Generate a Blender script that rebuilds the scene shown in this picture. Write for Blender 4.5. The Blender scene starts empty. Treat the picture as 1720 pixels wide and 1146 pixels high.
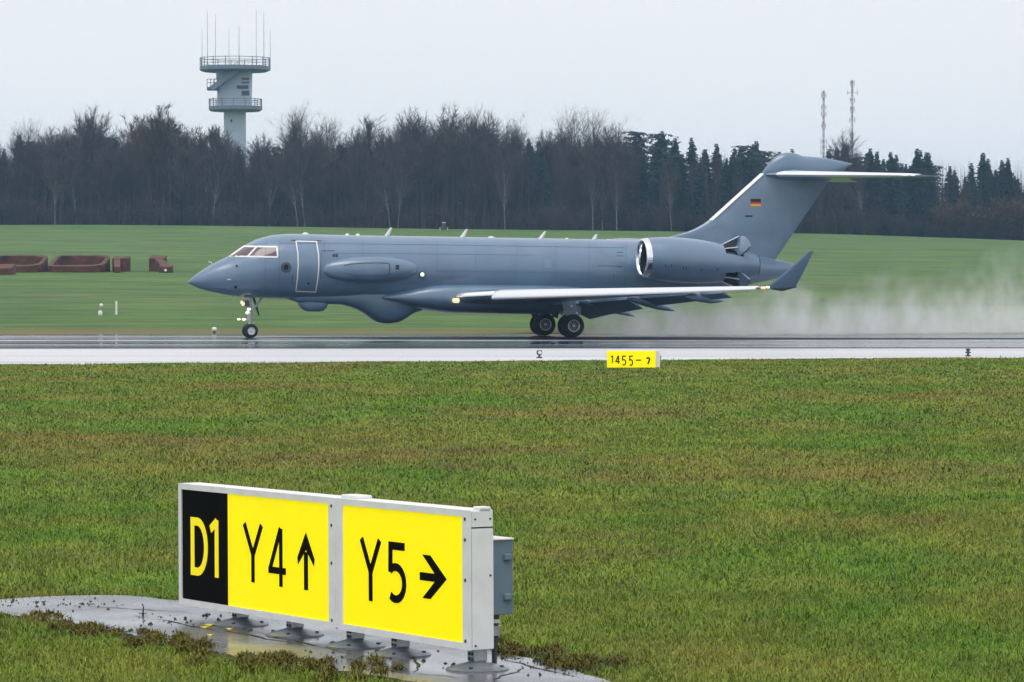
import bpy, math, random
import numpy as np
from mathutils import Vector, noise as mnoise

R = math.radians
sc = bpy.context.scene
col = sc.collection

# ------------------------------------------------------------------ camera
F, CAM_H, HORIZON = 6000.0, 2.7, 458.0          # focal length and horizon in the pixels of a 1720 px wide frame
TH = math.atan((573.0 - HORIZON) / F)
cam_d = bpy.data.cameras.new('camera')
cam = bpy.data.objects.new('camera', cam_d)
col.objects.link(cam)
cam_d.sensor_width = 36.0
cam_d.lens = 36.0 * F / 1720.0
cam_d.clip_start = 0.5
cam_d.clip_end = 9000.0
cam.location = (0, 0, CAM_H)
cam.rotation_euler = (R(90) - TH, 0, 0)
sc.camera = cam

# ------------------------------------------------------------------ sky and sun (overcast)
SUN_EL, SUN_AZ = R(68), R(200)                   # azimuth clockwise from +Y: behind the camera, a little to its left
world = bpy.data.worlds.new('World')
sc.world = world
world.use_nodes = True
wn, wl = world.node_tree.nodes, world.node_tree.links
wn.clear()
w_out = wn.new('ShaderNodeOutputWorld')
w_bg = wn.new('ShaderNodeBackground')
w_bg.inputs['Strength'].default_value = 0.1
w_sky = wn.new('ShaderNodeTexSky')
w_sky.sky_type = 'NISHITA'
w_sky.sun_disc = False
w_sky.sun_elevation = SUN_EL
w_sky.sun_rotation = SUN_AZ
w_tc = wn.new('ShaderNodeTexCoord')
w_map = wn.new('ShaderNodeMapping')
w_map.inputs['Scale'].default_value = (2.2, 2.2, 9.0)
w_noise = wn.new('ShaderNodeTexNoise')
w_noise.inputs['Scale'].default_value = 2.0
w_noise.inputs['Detail'].default_value = 4.0
w_noise.inputs['Roughness'].default_value = 0.45
w_ramp = wn.new('ShaderNodeValToRGB')
w_ramp.color_ramp.elements[0].position = 0.30
w_ramp.color_ramp.elements[0].color = (9.5, 9.6, 9.95, 1)
w_ramp.color_ramp.elements[1].position = 0.72
w_ramp.color_ramp.elements[1].color = (9.95, 10.0, 10.25, 1)
w_mix = wn.new('ShaderNodeMixRGB')
w_mix.inputs['Fac'].default_value = 0.95         # a closed cloud deck in front of the clear sky
wl.new(w_tc.outputs['Generated'], w_map.inputs['Vector'])
wl.new(w_map.outputs['Vector'], w_noise.inputs['Vector'])
wl.new(w_noise.outputs['Fac'], w_ramp.inputs['Fac'])
wl.new(w_sky.outputs['Color'], w_mix.inputs['Color1'])
wl.new(w_ramp.outputs['Color'], w_mix.inputs['Color2'])
wl.new(w_mix.outputs['Color'], w_bg.inputs['Color'])
wl.new(w_bg.outputs['Background'], w_out.inputs['Surface'])

sun_d = bpy.data.lights.new('sun', 'SUN')
sun_d.energy = 1.5
sun_d.angle = R(35)
sun_d.color = (1.0, 0.97, 0.92)
sun = bpy.data.objects.new('sun', sun_d)
col.objects.link(sun)
sdir = Vector((math.sin(SUN_AZ) * math.cos(SUN_EL), math.cos(SUN_AZ) * math.cos(SUN_EL), math.sin(SUN_EL)))
sun.rotation_euler = sdir.to_track_quat('Z', 'Y').to_euler()

sc.view_settings.view_transform = 'Standard'
sc.view_settings.look = 'None'
sc.view_settings.exposure = 0.0
sc.view_settings.gamma = 1.0
sc.view_settings.use_curve_mapping = False
sc.render.engine = 'CYCLES'
sc.cycles.use_denoising = True
sc.cycles.max_bounces = 6
sc.cycles.diffuse_bounces = 2
sc.cycles.glossy_bounces = 2
sc.cycles.transparent_max_bounces = 8
sc.cycles.volume_bounces = 4
sc.cycles.volume_step_rate = 3.0
sc.cycles.volume_max_steps = 128
sc.cycles.sample_clamp_indirect = 4.0
sc.cycles.use_adaptive_sampling = True
sc.cycles.adaptive_threshold = 0.03

# ------------------------------------------------------------------ pixel <-> place helpers (the survey of the photograph)
_c, _s = math.cos(TH), math.sin(TH)
def ray(px, py):
    u, v = (px - 860.0) / F, (573.0 - py) / F
    return (u, _c + v * _s, -_s + v * _c)
def at(px, py, y):                      # point at depth y
    r = ray(px, py); t = y / r[1]
    return Vector((r[0] * t, y, CAM_H + r[2] * t))
def on_ground(px, py, z=0.0):
    r = ray(px, py); t = (z - CAM_H) / r[2]
    return Vector((r[0] * t, r[1] * t, z))
def lerp_tab(tab, x):
    if x <= tab[0][0]: return tab[0][1]
    for (x0, y0), (x1, y1) in zip(tab, tab[1:]):
        if x <= x1: return y0 + (y1 - y0) * (x - x0) / (x1 - x0)
    return tab[-1][1]
def smooth_tab(tab, x):                 # monotone-ish hermite through the table
    n = len(tab)
    if x <= tab[0][0]: return tab[0][1]
    if x >= tab[-1][0]: return tab[-1][1]
    for i in range(n - 1):
        x0, y0 = tab[i]; x1, y1 = tab[i + 1]
        if x <= x1:
            d = (y1 - y0) / (x1 - x0)
            def sl(a, b, c_):
                d0 = (b[1] - a[1]) / (b[0] - a[0]); d1 = (c_[1] - b[1]) / (c_[0] - b[0])
                return 0 if d0 * d1 <= 0 else 2 * d0 * d1 / (d0 + d1)
            m0 = sl(tab[i - 1], tab[i], tab[i + 1]) if i > 0 else d
            m1 = sl(tab[i], tab[i + 1], tab[i + 2]) if i < n - 2 else d
            h = x1 - x0; t = (x - x0) / h
            return ((2*t**3 - 3*t*t + 1) * y0 + (t**3 - 2*t*t + t) * h * m0 + (-2*t**3 + 3*t*t) * y1 + (t**3 - t*t) * h * m1)

# ------------------------------------------------------------------ materials
def mat(name, color=(0.5, 0.5, 0.5), rough=0.6, metal=0.0, emit=None, emit_s=0.0, coat=0.0, spec=0.5, var=0.0, vscale=3.0, bump=0.0, bscale=30.0):
    m = bpy.data.materials.new(name); m.use_nodes = True
    nt = m.node_tree; b = nt.nodes['Principled BSDF']
    b.inputs['Base Color'].default_value = (*color, 1)
    b.inputs['Roughness'].default_value = rough
    b.inputs['Metallic'].default_value = metal
    b.inputs['Coat Weight'].default_value = coat; b.inputs['Coat Roughness'].default_value = 0.22
    b.inputs['Specular IOR Level'].default_value = spec
    if emit:
        b.inputs['Emission Color'].default_value = (*emit, 1)
        b.inputs['Emission Strength'].default_value = emit_s
    if var > 0 or bump > 0:
        tc = nt.nodes.new('ShaderNodeTexCoord')
        if var > 0:
            nz = nt.nodes.new('ShaderNodeTexNoise'); nz.inputs['Scale'].default_value = vscale; nz.inputs['Detail'].default_value = 5
            nt.links.new(tc.outputs['Object'], nz.inputs['Vector'])
            rp = nt.nodes.new('ShaderNodeValToRGB')
            rp.color_ramp.elements[0].position = 0.3; rp.color_ramp.elements[1].position = 0.7
            rp.color_ramp.elements[0].color = (*[c * (1 - var) for c in color], 1)
            rp.color_ramp.elements[1].color = (*[min(1, c * (1 + var)) for c in color], 1)
            nt.links.new(nz.outputs['Fac'], rp.inputs['Fac']); nt.links.new(rp.outputs['Color'], b.inputs['Base Color'])
        if bump > 0:
            n2 = nt.nodes.new('ShaderNodeTexNoise'); n2.inputs['Scale'].default_value = bscale; n2.inputs['Detail'].default_value = 4
            nt.links.new(tc.outputs['Object'], n2.inputs['Vector'])
            bp = nt.nodes.new('ShaderNodeBump'); bp.inputs['Strength'].default_value = bump; bp.inputs['Distance'].default_value = 0.05
            nt.links.new(n2.outputs['Fac'], bp.inputs['Height']); nt.links.new(bp.outputs['Normal'], b.inputs['Normal'])
    return m

def world_noise(nt, scale, stretch=(1, 1, 1), detail=4, rough=0.55, rotz=0.0):
    g = nt.nodes.new('ShaderNodeNewGeometry')
    mp = nt.nodes.new('ShaderNodeMapping'); mp.inputs['Scale'].default_value = stretch; mp.inputs['Rotation'].default_value = (0, 0, rotz)
    nz = nt.nodes.new('ShaderNodeTexNoise'); nz.inputs['Scale'].default_value = scale; nz.inputs['Detail'].default_value = detail; nz.inputs['Roughness'].default_value = rough
    nt.links.new(g.outputs['Position'], mp.inputs['Vector']); nt.links.new(mp.outputs['Vector'], nz.inputs['Vector'])
    return nz.outputs['Fac']
def ramp(nt, fac, stops):
    rp = nt.nodes.new('ShaderNodeValToRGB'); e = rp.color_ramp.elements
    while len(e) < len(stops): e.new(0.5)
    for k, (p, c) in enumerate(stops):
        e[k].position = p; e[k].color = (*c, 1) if len(c) == 3 else c
    nt.links.new(fac, rp.inputs['Fac']); return rp.outputs['Color']
def mixc(nt, fac, a, b, mode='MIX'):
    m = nt.nodes.new('ShaderNodeMixRGB'); m.blend_type = mode
    for sock, v in ((0, fac), (1, a), (2, b)):
        if isinstance(v, (int, float)): m.inputs[sock].default_value = v
        elif isinstance(v, tuple): m.inputs[sock].default_value = (*v, 1)
        else: nt.links.new(v, m.inputs[sock])
    return m.outputs['Color']
def math_n(nt, op, a, b=None, c=None, clamp=False):
    m = nt.nodes.new('ShaderNodeMath'); m.operation = op; m.use_clamp = clamp
    for k, v in enumerate((a, b, c)):
        if v is None: continue
        if isinstance(v, (int, float)): m.inputs[k].default_value = v
        else: nt.links.new(v, m.inputs[k])
    return m.outputs[0]

GREEN_A, GREEN_B = (0.056, 0.175, 0.010), (0.180, 0.310, 0.018)
OLIVE, DRY, FAR_GREEN, FAR_GREEN_B = (0.225, 0.245, 0.034), (0.265, 0.180, 0.060), (0.082, 0.172, 0.044), (0.165, 0.235, 0.070)

def near_grass_colour(nt):
    """colour of the mown field by place: green with olive and dry patches, drawn out along the runway"""
    n1 = world_noise(nt, 0.30, (0.8, 0.38, 1.0), 7, 0.66)
    n2 = world_noise(nt, 1.6, (1.0, 0.42, 1.0), 6, 0.68)
    n3 = world_noise(nt, 0.22, (0.5, 0.45, 1.0), 8, 0.72, 0.1)
    c1 = mixc(nt, ramp(nt, n2, [(0.30, (0, 0, 0)), (0.70, (1, 1, 1))]), GREEN_A, GREEN_B)
    c2 = mixc(nt, ramp(nt, n1, [(0.40, (0, 0, 0)), (0.60, (1, 1, 1))]), c1, OLIVE)
    g_ = nt.nodes.new('ShaderNodeNewGeometry'); s_ = nt.nodes.new('ShaderNodeSeparateXYZ'); nt.links.new(g_.outputs['Position'], s_.inputs[0])
    # an old mower track of dead grass crosses the field
    band = math_n(nt, 'SUBTRACT', 1.0, math_n(nt, 'DIVIDE', math_n(nt, 'ABSOLUTE', math_n(nt, 'SUBTRACT', s_.outputs['Y'], 53.0)), 10.0), clamp=True)
    n3 = math_n(nt, 'MULTIPLY_ADD', band, .10, n3)
    c3 = mixc(nt, ramp(nt, n3, [(0.525, (0, 0, 0)), (0.69, (0.9, 0.9, 0.9))]), c2, DRY)
    n4 = world_noise(nt, 0.9, (0.9, 0.40, 1.0), 6, 0.64)
    return mixc(nt, 1.0, c3, ramp(nt, n4, [(0.32, (0.62, 0.68, 0.62)), (0.68, (1.18, 1.15, 1.1))]), 'MULTIPLY')

def ground_material():
    m = bpy.data.materials.new('field_grass_ground'); m.use_nodes = True
    nt = m.node_tree; b = nt.nodes['Principled BSDF']
    b.inputs['Roughness'].default_value = 0.9; b.inputs['Specular IOR Level'].default_value = 0.15
    near = mixc(nt, 0.30, near_grass_colour(nt), (0.035, 0.035, 0.012))
    f1 = world_noise(nt, 0.06, (0.40, 1.0, 1.0), 8, 0.72)
    f2 = world_noise(nt, 0.03, (0.35, 1.0, 1.0), 4, 0.5)
    f3 = world_noise(nt, 0.30, (0.45, 1.0, 1.0), 8, 0.78)
    far = mixc(nt, ramp(nt, f1, [(0.35, (0, 0, 0)), (0.66, (1, 1, 1))]), FAR_GREEN, FAR_GREEN_B)
    far = mixc(nt, ramp(nt, f2, [(0.48, (0, 0, 0)), (0.72, (0.6, 0.6, 0.6))]), far, (0.150, 0.170, 0.075))
    far = mixc(nt, ramp(nt, f3, [(0.40, (0.8, 0.8, 0.8)), (0.58, (0, 0, 0))]), far, (0.055, 0.110, 0.036))
    g = nt.nodes.new('ShaderNodeNewGeometry'); sx = nt.nodes.new('ShaderNodeSeparateXYZ'); nt.links.new(g.outputs['Position'], sx.inputs[0])
    wob = world_noise(nt, 0.12, (0.3, 1, 1), 5, 0.6)
    yy = math_n(nt, 'MULTIPLY_ADD', wob, 9.0, sx.outputs['Y'])
    # worn brownish verge just beyond the paving
    verge = math_n(nt, 'MULTIPLY', math_n(nt, 'SUBTRACT', 1.0, math_n(nt, 'DIVIDE', math_n(nt, 'SUBTRACT', yy, 164.0), 9.0), clamp=True),
                   ramp(nt, world_noise(nt, 0.25, (0.12, 1, 1), 6, 0.65), [(0.36, (0.1, 0.1, 0.1)), (0.56, (0.9, 0.9, 0.9))]))
    far = mixc(nt, verge, far, (0.21, 0.165, 0.075))
    sel = math_n(nt, 'GREATER_THAN', sx.outputs['Y'], 140.0)
    nt.links.new(mixc(nt, sel, near, far), b.inputs['Base Color'])
    bp = nt.nodes.new('ShaderNodeBump'); bp.inputs['Strength'].default_value = 0.7; bp.inputs['Distance'].default_value = 0.30
    nt.links.new(world_noise(nt, 2.5, (0.6, 1, 1), 6, 0.7), bp.inputs['Height']); nt.links.new(bp.outputs['Normal'], b.inputs['Normal'])
    return m

def blade_material():
    m = bpy.data.materials.new('grass_blades'); m.use_nodes = True
    nt = m.node_tree; b = nt.nodes['Principled BSDF']
    b.inputs['Roughness'].default_value = 0.5; b.inputs['Specular IOR Level'].default_value = 0.14
    base = near_grass_colour(nt)
    at_ = nt.nodes.new('ShaderNodeAttribute'); at_.attribute_name = 'rnd'
    sp = nt.nodes.new('ShaderNodeSeparateXYZ'); nt.links.new(at_.outputs['Vector'], sp.inputs[0])
    hue = mixc(nt, ramp(nt, sp.outputs['X'], [(0.0, (0, 0, 0)), (0.55, (0.1, 0.1, 0.1)), (1.0, (0.5, 0.5, 0.5))]), base, (0.24, 0.25, 0.07))
    val = mixc(nt, 1.0, hue, ramp(nt, sp.outputs['Y'], [(0.0, (0.50, 0.54, 0.5)), (1.0, (1.5, 1.45, 1.35))]), 'MULTIPLY')
    val = mixc(nt, sp.outputs['Z'], val, (0.105, 0.068, 0.018))
    nt.links.new(val, b.inputs['Base Color'])
    return m

def paving_material(name, c_lo, c_hi, r_lo, r_hi, streak=True, bump=0.05):
    m = bpy.data.materials.new(name); m.use_nodes = True
    nt = m.node_tree; b = nt.nodes['Principled BSDF']
    n1 = world_noise(nt, 0.22, (0.045, 1.0, 1.0), 6, 0.62) if streak else world_noise(nt, 1.2, (1, 1, 1), 6, 0.6)
    n2 = world_noise(nt, 0.35, (0.03, 1.0, 1.0), 4, 0.5, 0.02) if streak else world_noise(nt, 0.8, (1, 1, 1), 4, 0.5)
    nt.links.new(ramp(nt, n1, [(0.36, c_lo), (0.64, c_hi)]), b.inputs['Base Color'])
    nt.links.new(ramp(nt, n2, [(0.38, (r_lo,) * 3), (0.62, (r_hi,) * 3)]), b.inputs['Roughness'])
    b.inputs['Specular IOR Level'].default_value = 0.95 if streak else 0.5
    bp = nt.nodes.new('ShaderNodeBump'); bp.inputs['Strength'].default_value = bump; bp.inputs['Distance'].default_value = 0.02
    nt.links.new(world_noise(nt, 3.0 if streak else 14.0, (1, 1, 1), 4, 0.6), bp.inputs['Height']); nt.links.new(bp.outputs['Normal'], b.inputs['Normal'])
    return m

M = {}
M['ground'] = ground_material()
M['blade'] = blade_material()
M['runway'] = paving_material('wet_asphalt', (0.010, 0.016, 0.032), (0.06, 0.09, 0.14), 0.035, 0.22, True, 0.015)
M['shoulder'] = paving_material('wet_pale_concrete', (0.46, 0.46, 0.48), (0.62, 0.62, 0.64), 0.30, 0.50, True, 0.10)
M['pad'] = paving_material('wet_pad_concrete', (0.04, 0.043, 0.048), (0.17, 0.175, 0.19), 0.05, 0.32, False, 0.12)
M['paint'] = mat('grey_blue_paint', (0.120, 0.198, 0.300), 0.32, coat=0.6, spec=0.8, var=0.10, vscale=1.1)
M['paint_dark'] = mat('dark_panel_line', (0.02, 0.03, 0.045), 0.6)
M['seam'] = mat('panel_seam_shade', (0.06, 0.115, 0.19), 0.6)
M['paint_light'] = mat('pale_patch_paint', (0.17, 0.26, 0.37), 0.45)
M['white'] = mat('white_paint', (0.82, 0.82, 0.82), 0.4)
M['metal'] = mat('polished_leading_edge', (0.93, 0.94, 0.95), 0.28, metal=0.75)
M['chrome'] = mat('polished_intake_lip', (0.92, 0.93, 0.95), 0.12, metal=1.0)
M['gear'] = mat('landing_gear_metal', (0.45, 0.47, 0.50), 0.4, metal=0.5)
M['gear_white'] = mat('white_gear_paint', (0.72, 0.73, 0.75), 0.4)
M['black'] = mat('black_void', (0.006, 0.007, 0.009), 0.7)
M['rubber'] = mat('tyre_rubber', (0.016, 0.017, 0.019), 0.75)
M['rim'] = mat('wheel_rim', (0.55, 0.57, 0.60), 0.4, metal=0.4)
M['rim_dark'] = mat('wheel_hub_grime', (0.10, 0.11, 0.13), 0.5, metal=0.4)
M['glass'] = mat('tinted_cockpit_glass', (0.115, 0.065, 0.072), 0.08, coat=0.6)
M['lamp_warm'] = mat('lit_landing_lamp', (0.8, 0.6, 0.35), 0.3, emit=(1.0, 0.80, 0.50), emit_s=0.85)
M['lamp_white'] = mat('lit_white_lamp', (1, 1, 1), 0.3, emit=(1.0, 0.93, 0.78), emit_s=1.1)
M['lamp_red'] = mat('lit_wingtip_lamp', (1, 0.5, 0.4), 0.3, emit=(1.0, 0.32, 0.18), emit_s=1.6)
M['flag_black'] = mat('flag_black', (0.01, 0.01, 0.01), 0.5)
M['flag_red'] = mat('flag_red', (0.45, 0.02, 0.015), 0.5)
M['flag_gold'] = mat('flag_gold', (0.75, 0.42, 0.03), 0.5)
M['sign_yellow'] = mat('backlit_yellow_panel', (0.90, 0.78, 0.0), 0.35, emit=(1.0, 0.84, 0.0), emit_s=0.45, spec=0.15)
M['sign_black'] = mat('black_panel', (0.003, 0.003, 0.003), 0.6, spec=0.03)
M['sign_letter'] = mat('black_lettering', (0.004, 0.004, 0.003), 0.6, spec=0.03)
M['sign_letter_y'] = mat('backlit_yellow_lettering', (0.90, 0.75, 0.0), 0.35, emit=(1.0, 0.80, 0.0), emit_s=0.36)
M['sign_frame'] = mat('white_aluminium_frame', (0.80, 0.80, 0.81), 0.45, var=0.06, vscale=6)
M['box_grey'] = mat('blue_grey_box', (0.13, 0.19, 0.25), 0.5, var=0.06, vscale=8)
M['steel'] = mat('galvanised_steel', (0.42, 0.44, 0.47), 0.32, metal=0.7, var=0.15, vscale=12)
M['foot'] = mat('wet_foot_steel', (0.20, 0.22, 0.25), 0.35, metal=0.5, var=0.25, vscale=10)
M['steel_dark'] = mat('dark_steel', (0.06, 0.065, 0.07), 0.5, metal=0.3)
M['rust'] = mat('rusted_steel', (0.095, 0.036, 0.022), 0.85, var=0.6, vscale=1.4, bump=0.3, bscale=6)
M['tower'] = mat('tower_concrete', (0.47, 0.56, 0.65), 0.7, var=0.05, vscale=0.5)
M['tower_metal'] = mat('tower_steel', (0.16, 0.20, 0.26), 0.6)
M['tower_glass'] = mat('tower_window', (0.03, 0.05, 0.09), 0.2)
M['mast_red'] = mat('mast_red', (0.20, 0.022, 0.03), 0.6)
M['mast_white'] = mat('mast_white', (0.26, 0.27, 0.30), 0.6)
M['bark'] = mat('grey_bark', (0.050, 0.045, 0.044), 0.9, var=0.4, vscale=1.5)
M['birch'] = mat('pale_birch_bark', (0.15, 0.14, 0.135), 0.85, var=0.4, vscale=1.2)
M['twig'] = mat('bare_twigs', (0.066, 0.045, 0.044), 0.9, var=0.45, vscale=0.4)
M['twig_rust'] = mat('rusty_twigs', (0.085, 0.048, 0.034), 0.9, var=0.3, vscale=0.4)
M['needle'] = mat('spruce_needles', (0.011, 0.031, 0.030), 0.85, var=0.35, vscale=0.7)
M['needle_b'] = mat('pine_needles', (0.014, 0.033, 0.030), 0.85, var=0.35, vscale=0.7)
M['shrub'] = mat('brown_undergrowth', (0.058, 0.038, 0.034), 0.95, var=0.5, vscale=0.12)
M['leaf_yellow'] = mat('fallen_yellow_leaf', (0.62, 0.50, 0.04), 0.6)
M['weed'] = mat('dark_weed', (0.035, 0.045, 0.015), 0.7)

# ------------------------------------------------------------------ mesh helpers
def tag(o, label=None, cat=None, group=None, kind=None):
    if label: o['label'] = label
    if cat: o['category'] = cat
    if group: o['group'] = group
    if kind: o['kind'] = kind
    return o
def empty(name, loc=(0, 0, 0), rz=0.0, parent=None):
    o = bpy.data.objects.new(name, None); col.objects.link(o)
    o.location = loc; o.rotation_euler = (0, 0, rz); o.empty_display_size = 0.2
    if parent: o.parent = parent
    return o
def link(name, me, parent=None):
    o = bpy.data.objects.new(name, me); col.objects.link(o)
    if parent: o.parent = parent
    return o

class MB:
    def __init__(self): self.v, self.f = [], []
    def add(self, vs, fs):
        k = len(self.v); self.v += [tuple(p) for p in vs]; self.f += [tuple(i + k for i in f) for f in fs]; return self
    def box(self, c, s, rz=0.0):
        cx, cy, cz = c; hx, hy, hz = s[0] / 2, s[1] / 2, s[2] / 2; ca, sa = math.cos(rz), math.sin(rz); vs = []
        for dz in (-hz, hz):
            for dx, dy in ((-hx, -hy), (hx, -hy), (hx, hy), (-hx, hy)):
                vs.append((cx + dx * ca - dy * sa, cy + dx * sa + dy * ca, cz + dz))
        return self.add(vs, [(0, 3, 2, 1), (4, 5, 6, 7), (0, 1, 5, 4), (1, 2, 6, 5), (2, 3, 7, 6), (3, 0, 4, 7)])
    def bbox(self, c, s, b=0.01, rz=0.0):            # bevelled box
        hx, hy, hz = s[0] / 2, s[1] / 2, s[2] / 2; b = min(b, hx * .9, hy * .9, hz * .9)
        def ring(z, i):
            x, y = hx - i, hy - i
            return [(-x + b, -y, z), (x - b, -y, z), (x, -y + b, z), (x, y - b, z), (x - b, y, z), (-x + b, y, z), (-x, y - b, z), (-x, -y + b, z)]
        rs = [ring(-hz, b * .6), ring(-hz + b, 0), ring(hz - b, 0), ring(hz, b * .6)]
        ca, sa = math.cos(rz), math.sin(rz)
        rs = [[(c[0] + x * ca - y * sa, c[1] + x * sa + y * ca, c[2] + z) for x, y, z in r] for r in rs]
        return self.loft(rs)
    def loft(self, rings, closed=True, cap=True, skip=None):
        n = len(rings[0]); vs = [p for r in rings for p in r]; fs = []
        for i in range(len(rings) - 1):
            for j in range(n if closed else n - 1):
                if skip and skip(i, j): continue
                a, b = i * n + j, i * n + (j + 1) % n
                fs.append((a, b, b + n, a + n))
        if cap and closed:
            fs.append(tuple(range(n - 1, -1, -1))); k = (len(rings) - 1) * n; fs.append(tuple(range(k, k + n)))
        return self.add(vs, fs)
    def tube(self, pts, rad, n=8, cap=True):
        pts = [Vector(p) for p in pts]; rads = rad if isinstance(rad, (list, tuple)) else [rad] * len(pts); rings = []
        for i, p in enumerate(pts):
            d = (pts[min(i + 1, len(pts) - 1)] - pts[max(i - 1, 0)]).normalized()
            u = d.orthogonal().normalized() if i == 0 else (u - d * u.dot(d)).normalized()
            w = d.cross(u)
            rings.append([p + (u * math.cos(2 * math.pi * k / n) + w * math.sin(2 * math.pi * k / n)) * rads[i] for k in range(n)])
        return self.loft(rings, True, cap)
    def lathe(self, prof, axis='z', n=24, c=(0, 0, 0), skip=None, cap=False):   # prof: (radius, along)
        rings = []
        for r, a in prof:
            ring = []
            for k in range(n):
                t = 2 * math.pi * k / n; x, y = r * math.cos(t), r * math.sin(t)
                p = (x, y, a) if axis == 'z' else ((a, x, y) if axis == 'x' else (x, a, y))
                ring.append((c[0] + p[0], c[1] + p[1], c[2] + p[2]))
            rings.append(ring)
        return self.loft(rings, True, cap, skip)
    def prism(self, poly, axis_fn, t0, t1):          # polygon (u,v) extruded; axis_fn(u,v,t) -> xyz
        n = len(poly)
        vs = [axis_fn(u, v, t0) for u, v in poly] + [axis_fn(u, v, t1) for u, v in poly]
        fs = [tuple(range(n)), tuple(range(2 * n - 1, n - 1, -1))] + [(i, i + n, (i + 1) % n + n, (i + 1) % n) for i in range(n)]
        return self.add(vs, fs)
    def mesh(self, name, m, smooth=False, angle=40):
        me = bpy.data.meshes.new(name); me.from_pydata(self.v, [], self.f); me.update()
        if m: me.materials.append(m)
        if smooth:
            me.polygons.foreach_set('use_smooth', [True] * len(me.polygons))
            try: me.set_sharp_from_angle(angle=R(angle))
            except Exception: pass
        return me
    def build(self, name, m, parent=None, smooth=False, angle=40, loc=None, rz=0.0):
        import bmesh
        me = self.mesh(name, m)
        bm = bmesh.new(); bm.from_mesh(me); bmesh.ops.recalc_face_normals(bm, faces=bm.faces); bm.to_mesh(me); bm.free()
        if smooth:
            me.polygons.foreach_set('use_smooth', [True] * len(me.polygons)); me.set_sharp_from_angle(angle=R(angle))
        o = link(name, me, parent)
        if loc: o.location = loc
        o.rotation_euler = (0, 0, rz)
        return o

ORD = ['first', 'second', 'third', 'fourth', 'fifth', 'sixth', 'seventh', 'eighth', 'ninth', 'tenth', 'eleventh', 'twelfth', 'thirteenth', 'fourteenth', 'fifteenth',
       'sixteenth', 'seventeenth', 'eighteenth', 'nineteenth', 'twentieth', 'twenty-first', 'twenty-second', 'twenty-third', 'twenty-fourth', 'twenty-fifth', 'twenty-sixth',
       'twenty-seventh', 'twenty-eighth', 'twenty-ninth', 'thirtieth', 'thirty-first', 'thirty-second', 'thirty-third', 'thirty-fourth', 'thirty-fifth', 'thirty-sixth',
       'thirty-seventh', 'thirty-eighth', 'thirty-ninth', 'fortieth', 'forty-first', 'forty-second', 'forty-third', 'forty-fourth', 'forty-fifth', 'forty-sixth', 'forty-seventh',
       'forty-eighth', 'forty-ninth', 'fiftieth']

# ================================================================== THE SETTING
def ORDS(k): return ORD[k - 1] if k <= 50 else ['fifty-first', 'fifty-second', 'fifty-third', 'fifty-fourth', 'fifty-fifth', 'fifty-sixth', 'fifty-seventh', 'fifty-eighth', 'fifty-ninth', 'sixtieth', 'sixty-first', 'sixty-second', 'sixty-third', 'sixty-fourth', 'sixty-fifth', 'sixty-sixth', 'sixty-seventh', 'sixty-eighth'][k - 51]
TREE_Y = 520.0
HAZE_DENSITY = 0.00022
TREE_BASE = [(-60, 9.68), (-40, 9.5), (-9, 9.05), (21, 8.75), (47, 8.35), (64, 7.75), (75, 7.35), (110, 6.6)]   # height of the meadow's upper edge by x
RISE_Y = 160.0
def elev(x, y):
    if y <= RISE_Y: return 0.0
    t = (y - RISE_Y) / (TREE_Y - RISE_Y)
    e = lerp_tab(TREE_BASE, x)
    if t >= 1: return e
    return e * t * (0.72 + 0.28 * t) + 0.05 * math.sin(x * 0.11 + y * 0.05) * t

xs = sorted(set([-1500, -900, -500, -300, -200] + list(range(-150, 151, 5)) + [200, 300, 500, 900, 1500]))
ys = sorted(set([-300, -100, 0, 20, 40, 60, 80, 100, 120, 140] + list(range(150, 540, 6)) + [160, 540, 600, 700, 900, 1300, 1800, 2500]))
g = MB()
g.v = [(x, y, elev(x, y)) for y in ys for x in xs]
nx = len(xs)
g.f = [(j * nx + i, j * nx + i + 1, (j + 1) * nx + i + 1, (j + 1) * nx + i) for j in range(len(ys) - 1) for i in range(nx - 1)]
o = link('ground', g.mesh('ground', M['ground'], True, 80)); tag(o, kind='structure')

# runway: wet dark carriageway and the pale shoulder on this side
def edge(pxl, pyl, pxr, pyr, z):
    a, b = on_ground(pxl, pyl), on_ground(pxr, pyr)
    d = (b - a)
    return [a - d * 4, a, b, b + d * 4], z
far_e, _ = edge(0, 562.5, 1720, 561.0, 0)
mid_e, _ = edge(0, 585.5, 1720, 585.0, 0)
near_e, _ = edge(0, 612.5, 1720, 600.5, 0)
def strip_sheet(name, e0, e1, z, m, n=24, wob=0.0, seed=1):
    rnd = random.Random(seed); mb = MB(); 
    def samp(e, w):
        pts = []
        for a, b in zip(e, e[1:]):
            k = n if (b - a).length < 60 else 6
            for i in range(k): pts.append(a.lerp(b, i / k))
        pts.append(e[-1])
        return [(p.x, p.y + (w * (mnoise.noise(Vector((p.x * 0.35, seed, 0))) + 0.5 * mnoise.noise(Vector((p.x * 1.3, seed, 5)))) if w else 0), z) for p in pts]
    A, B = samp(e0, wob), samp(e1, 0.0)
    k = len(A); mb.add(A + B, [(i, i + 1, k + i + 1, k + i) for i in range(k - 1)])
    return mb.build(name, m)
o = strip_sheet('runway', mid_e, far_e, 0.010, M['runway']); tag(o, kind='structure')
o = strip_sheet('runway_shoulder', near_e, mid_e, 0.006, M['shoulder'], 90, 1.2, 3); tag(o, kind='structure')
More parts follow.
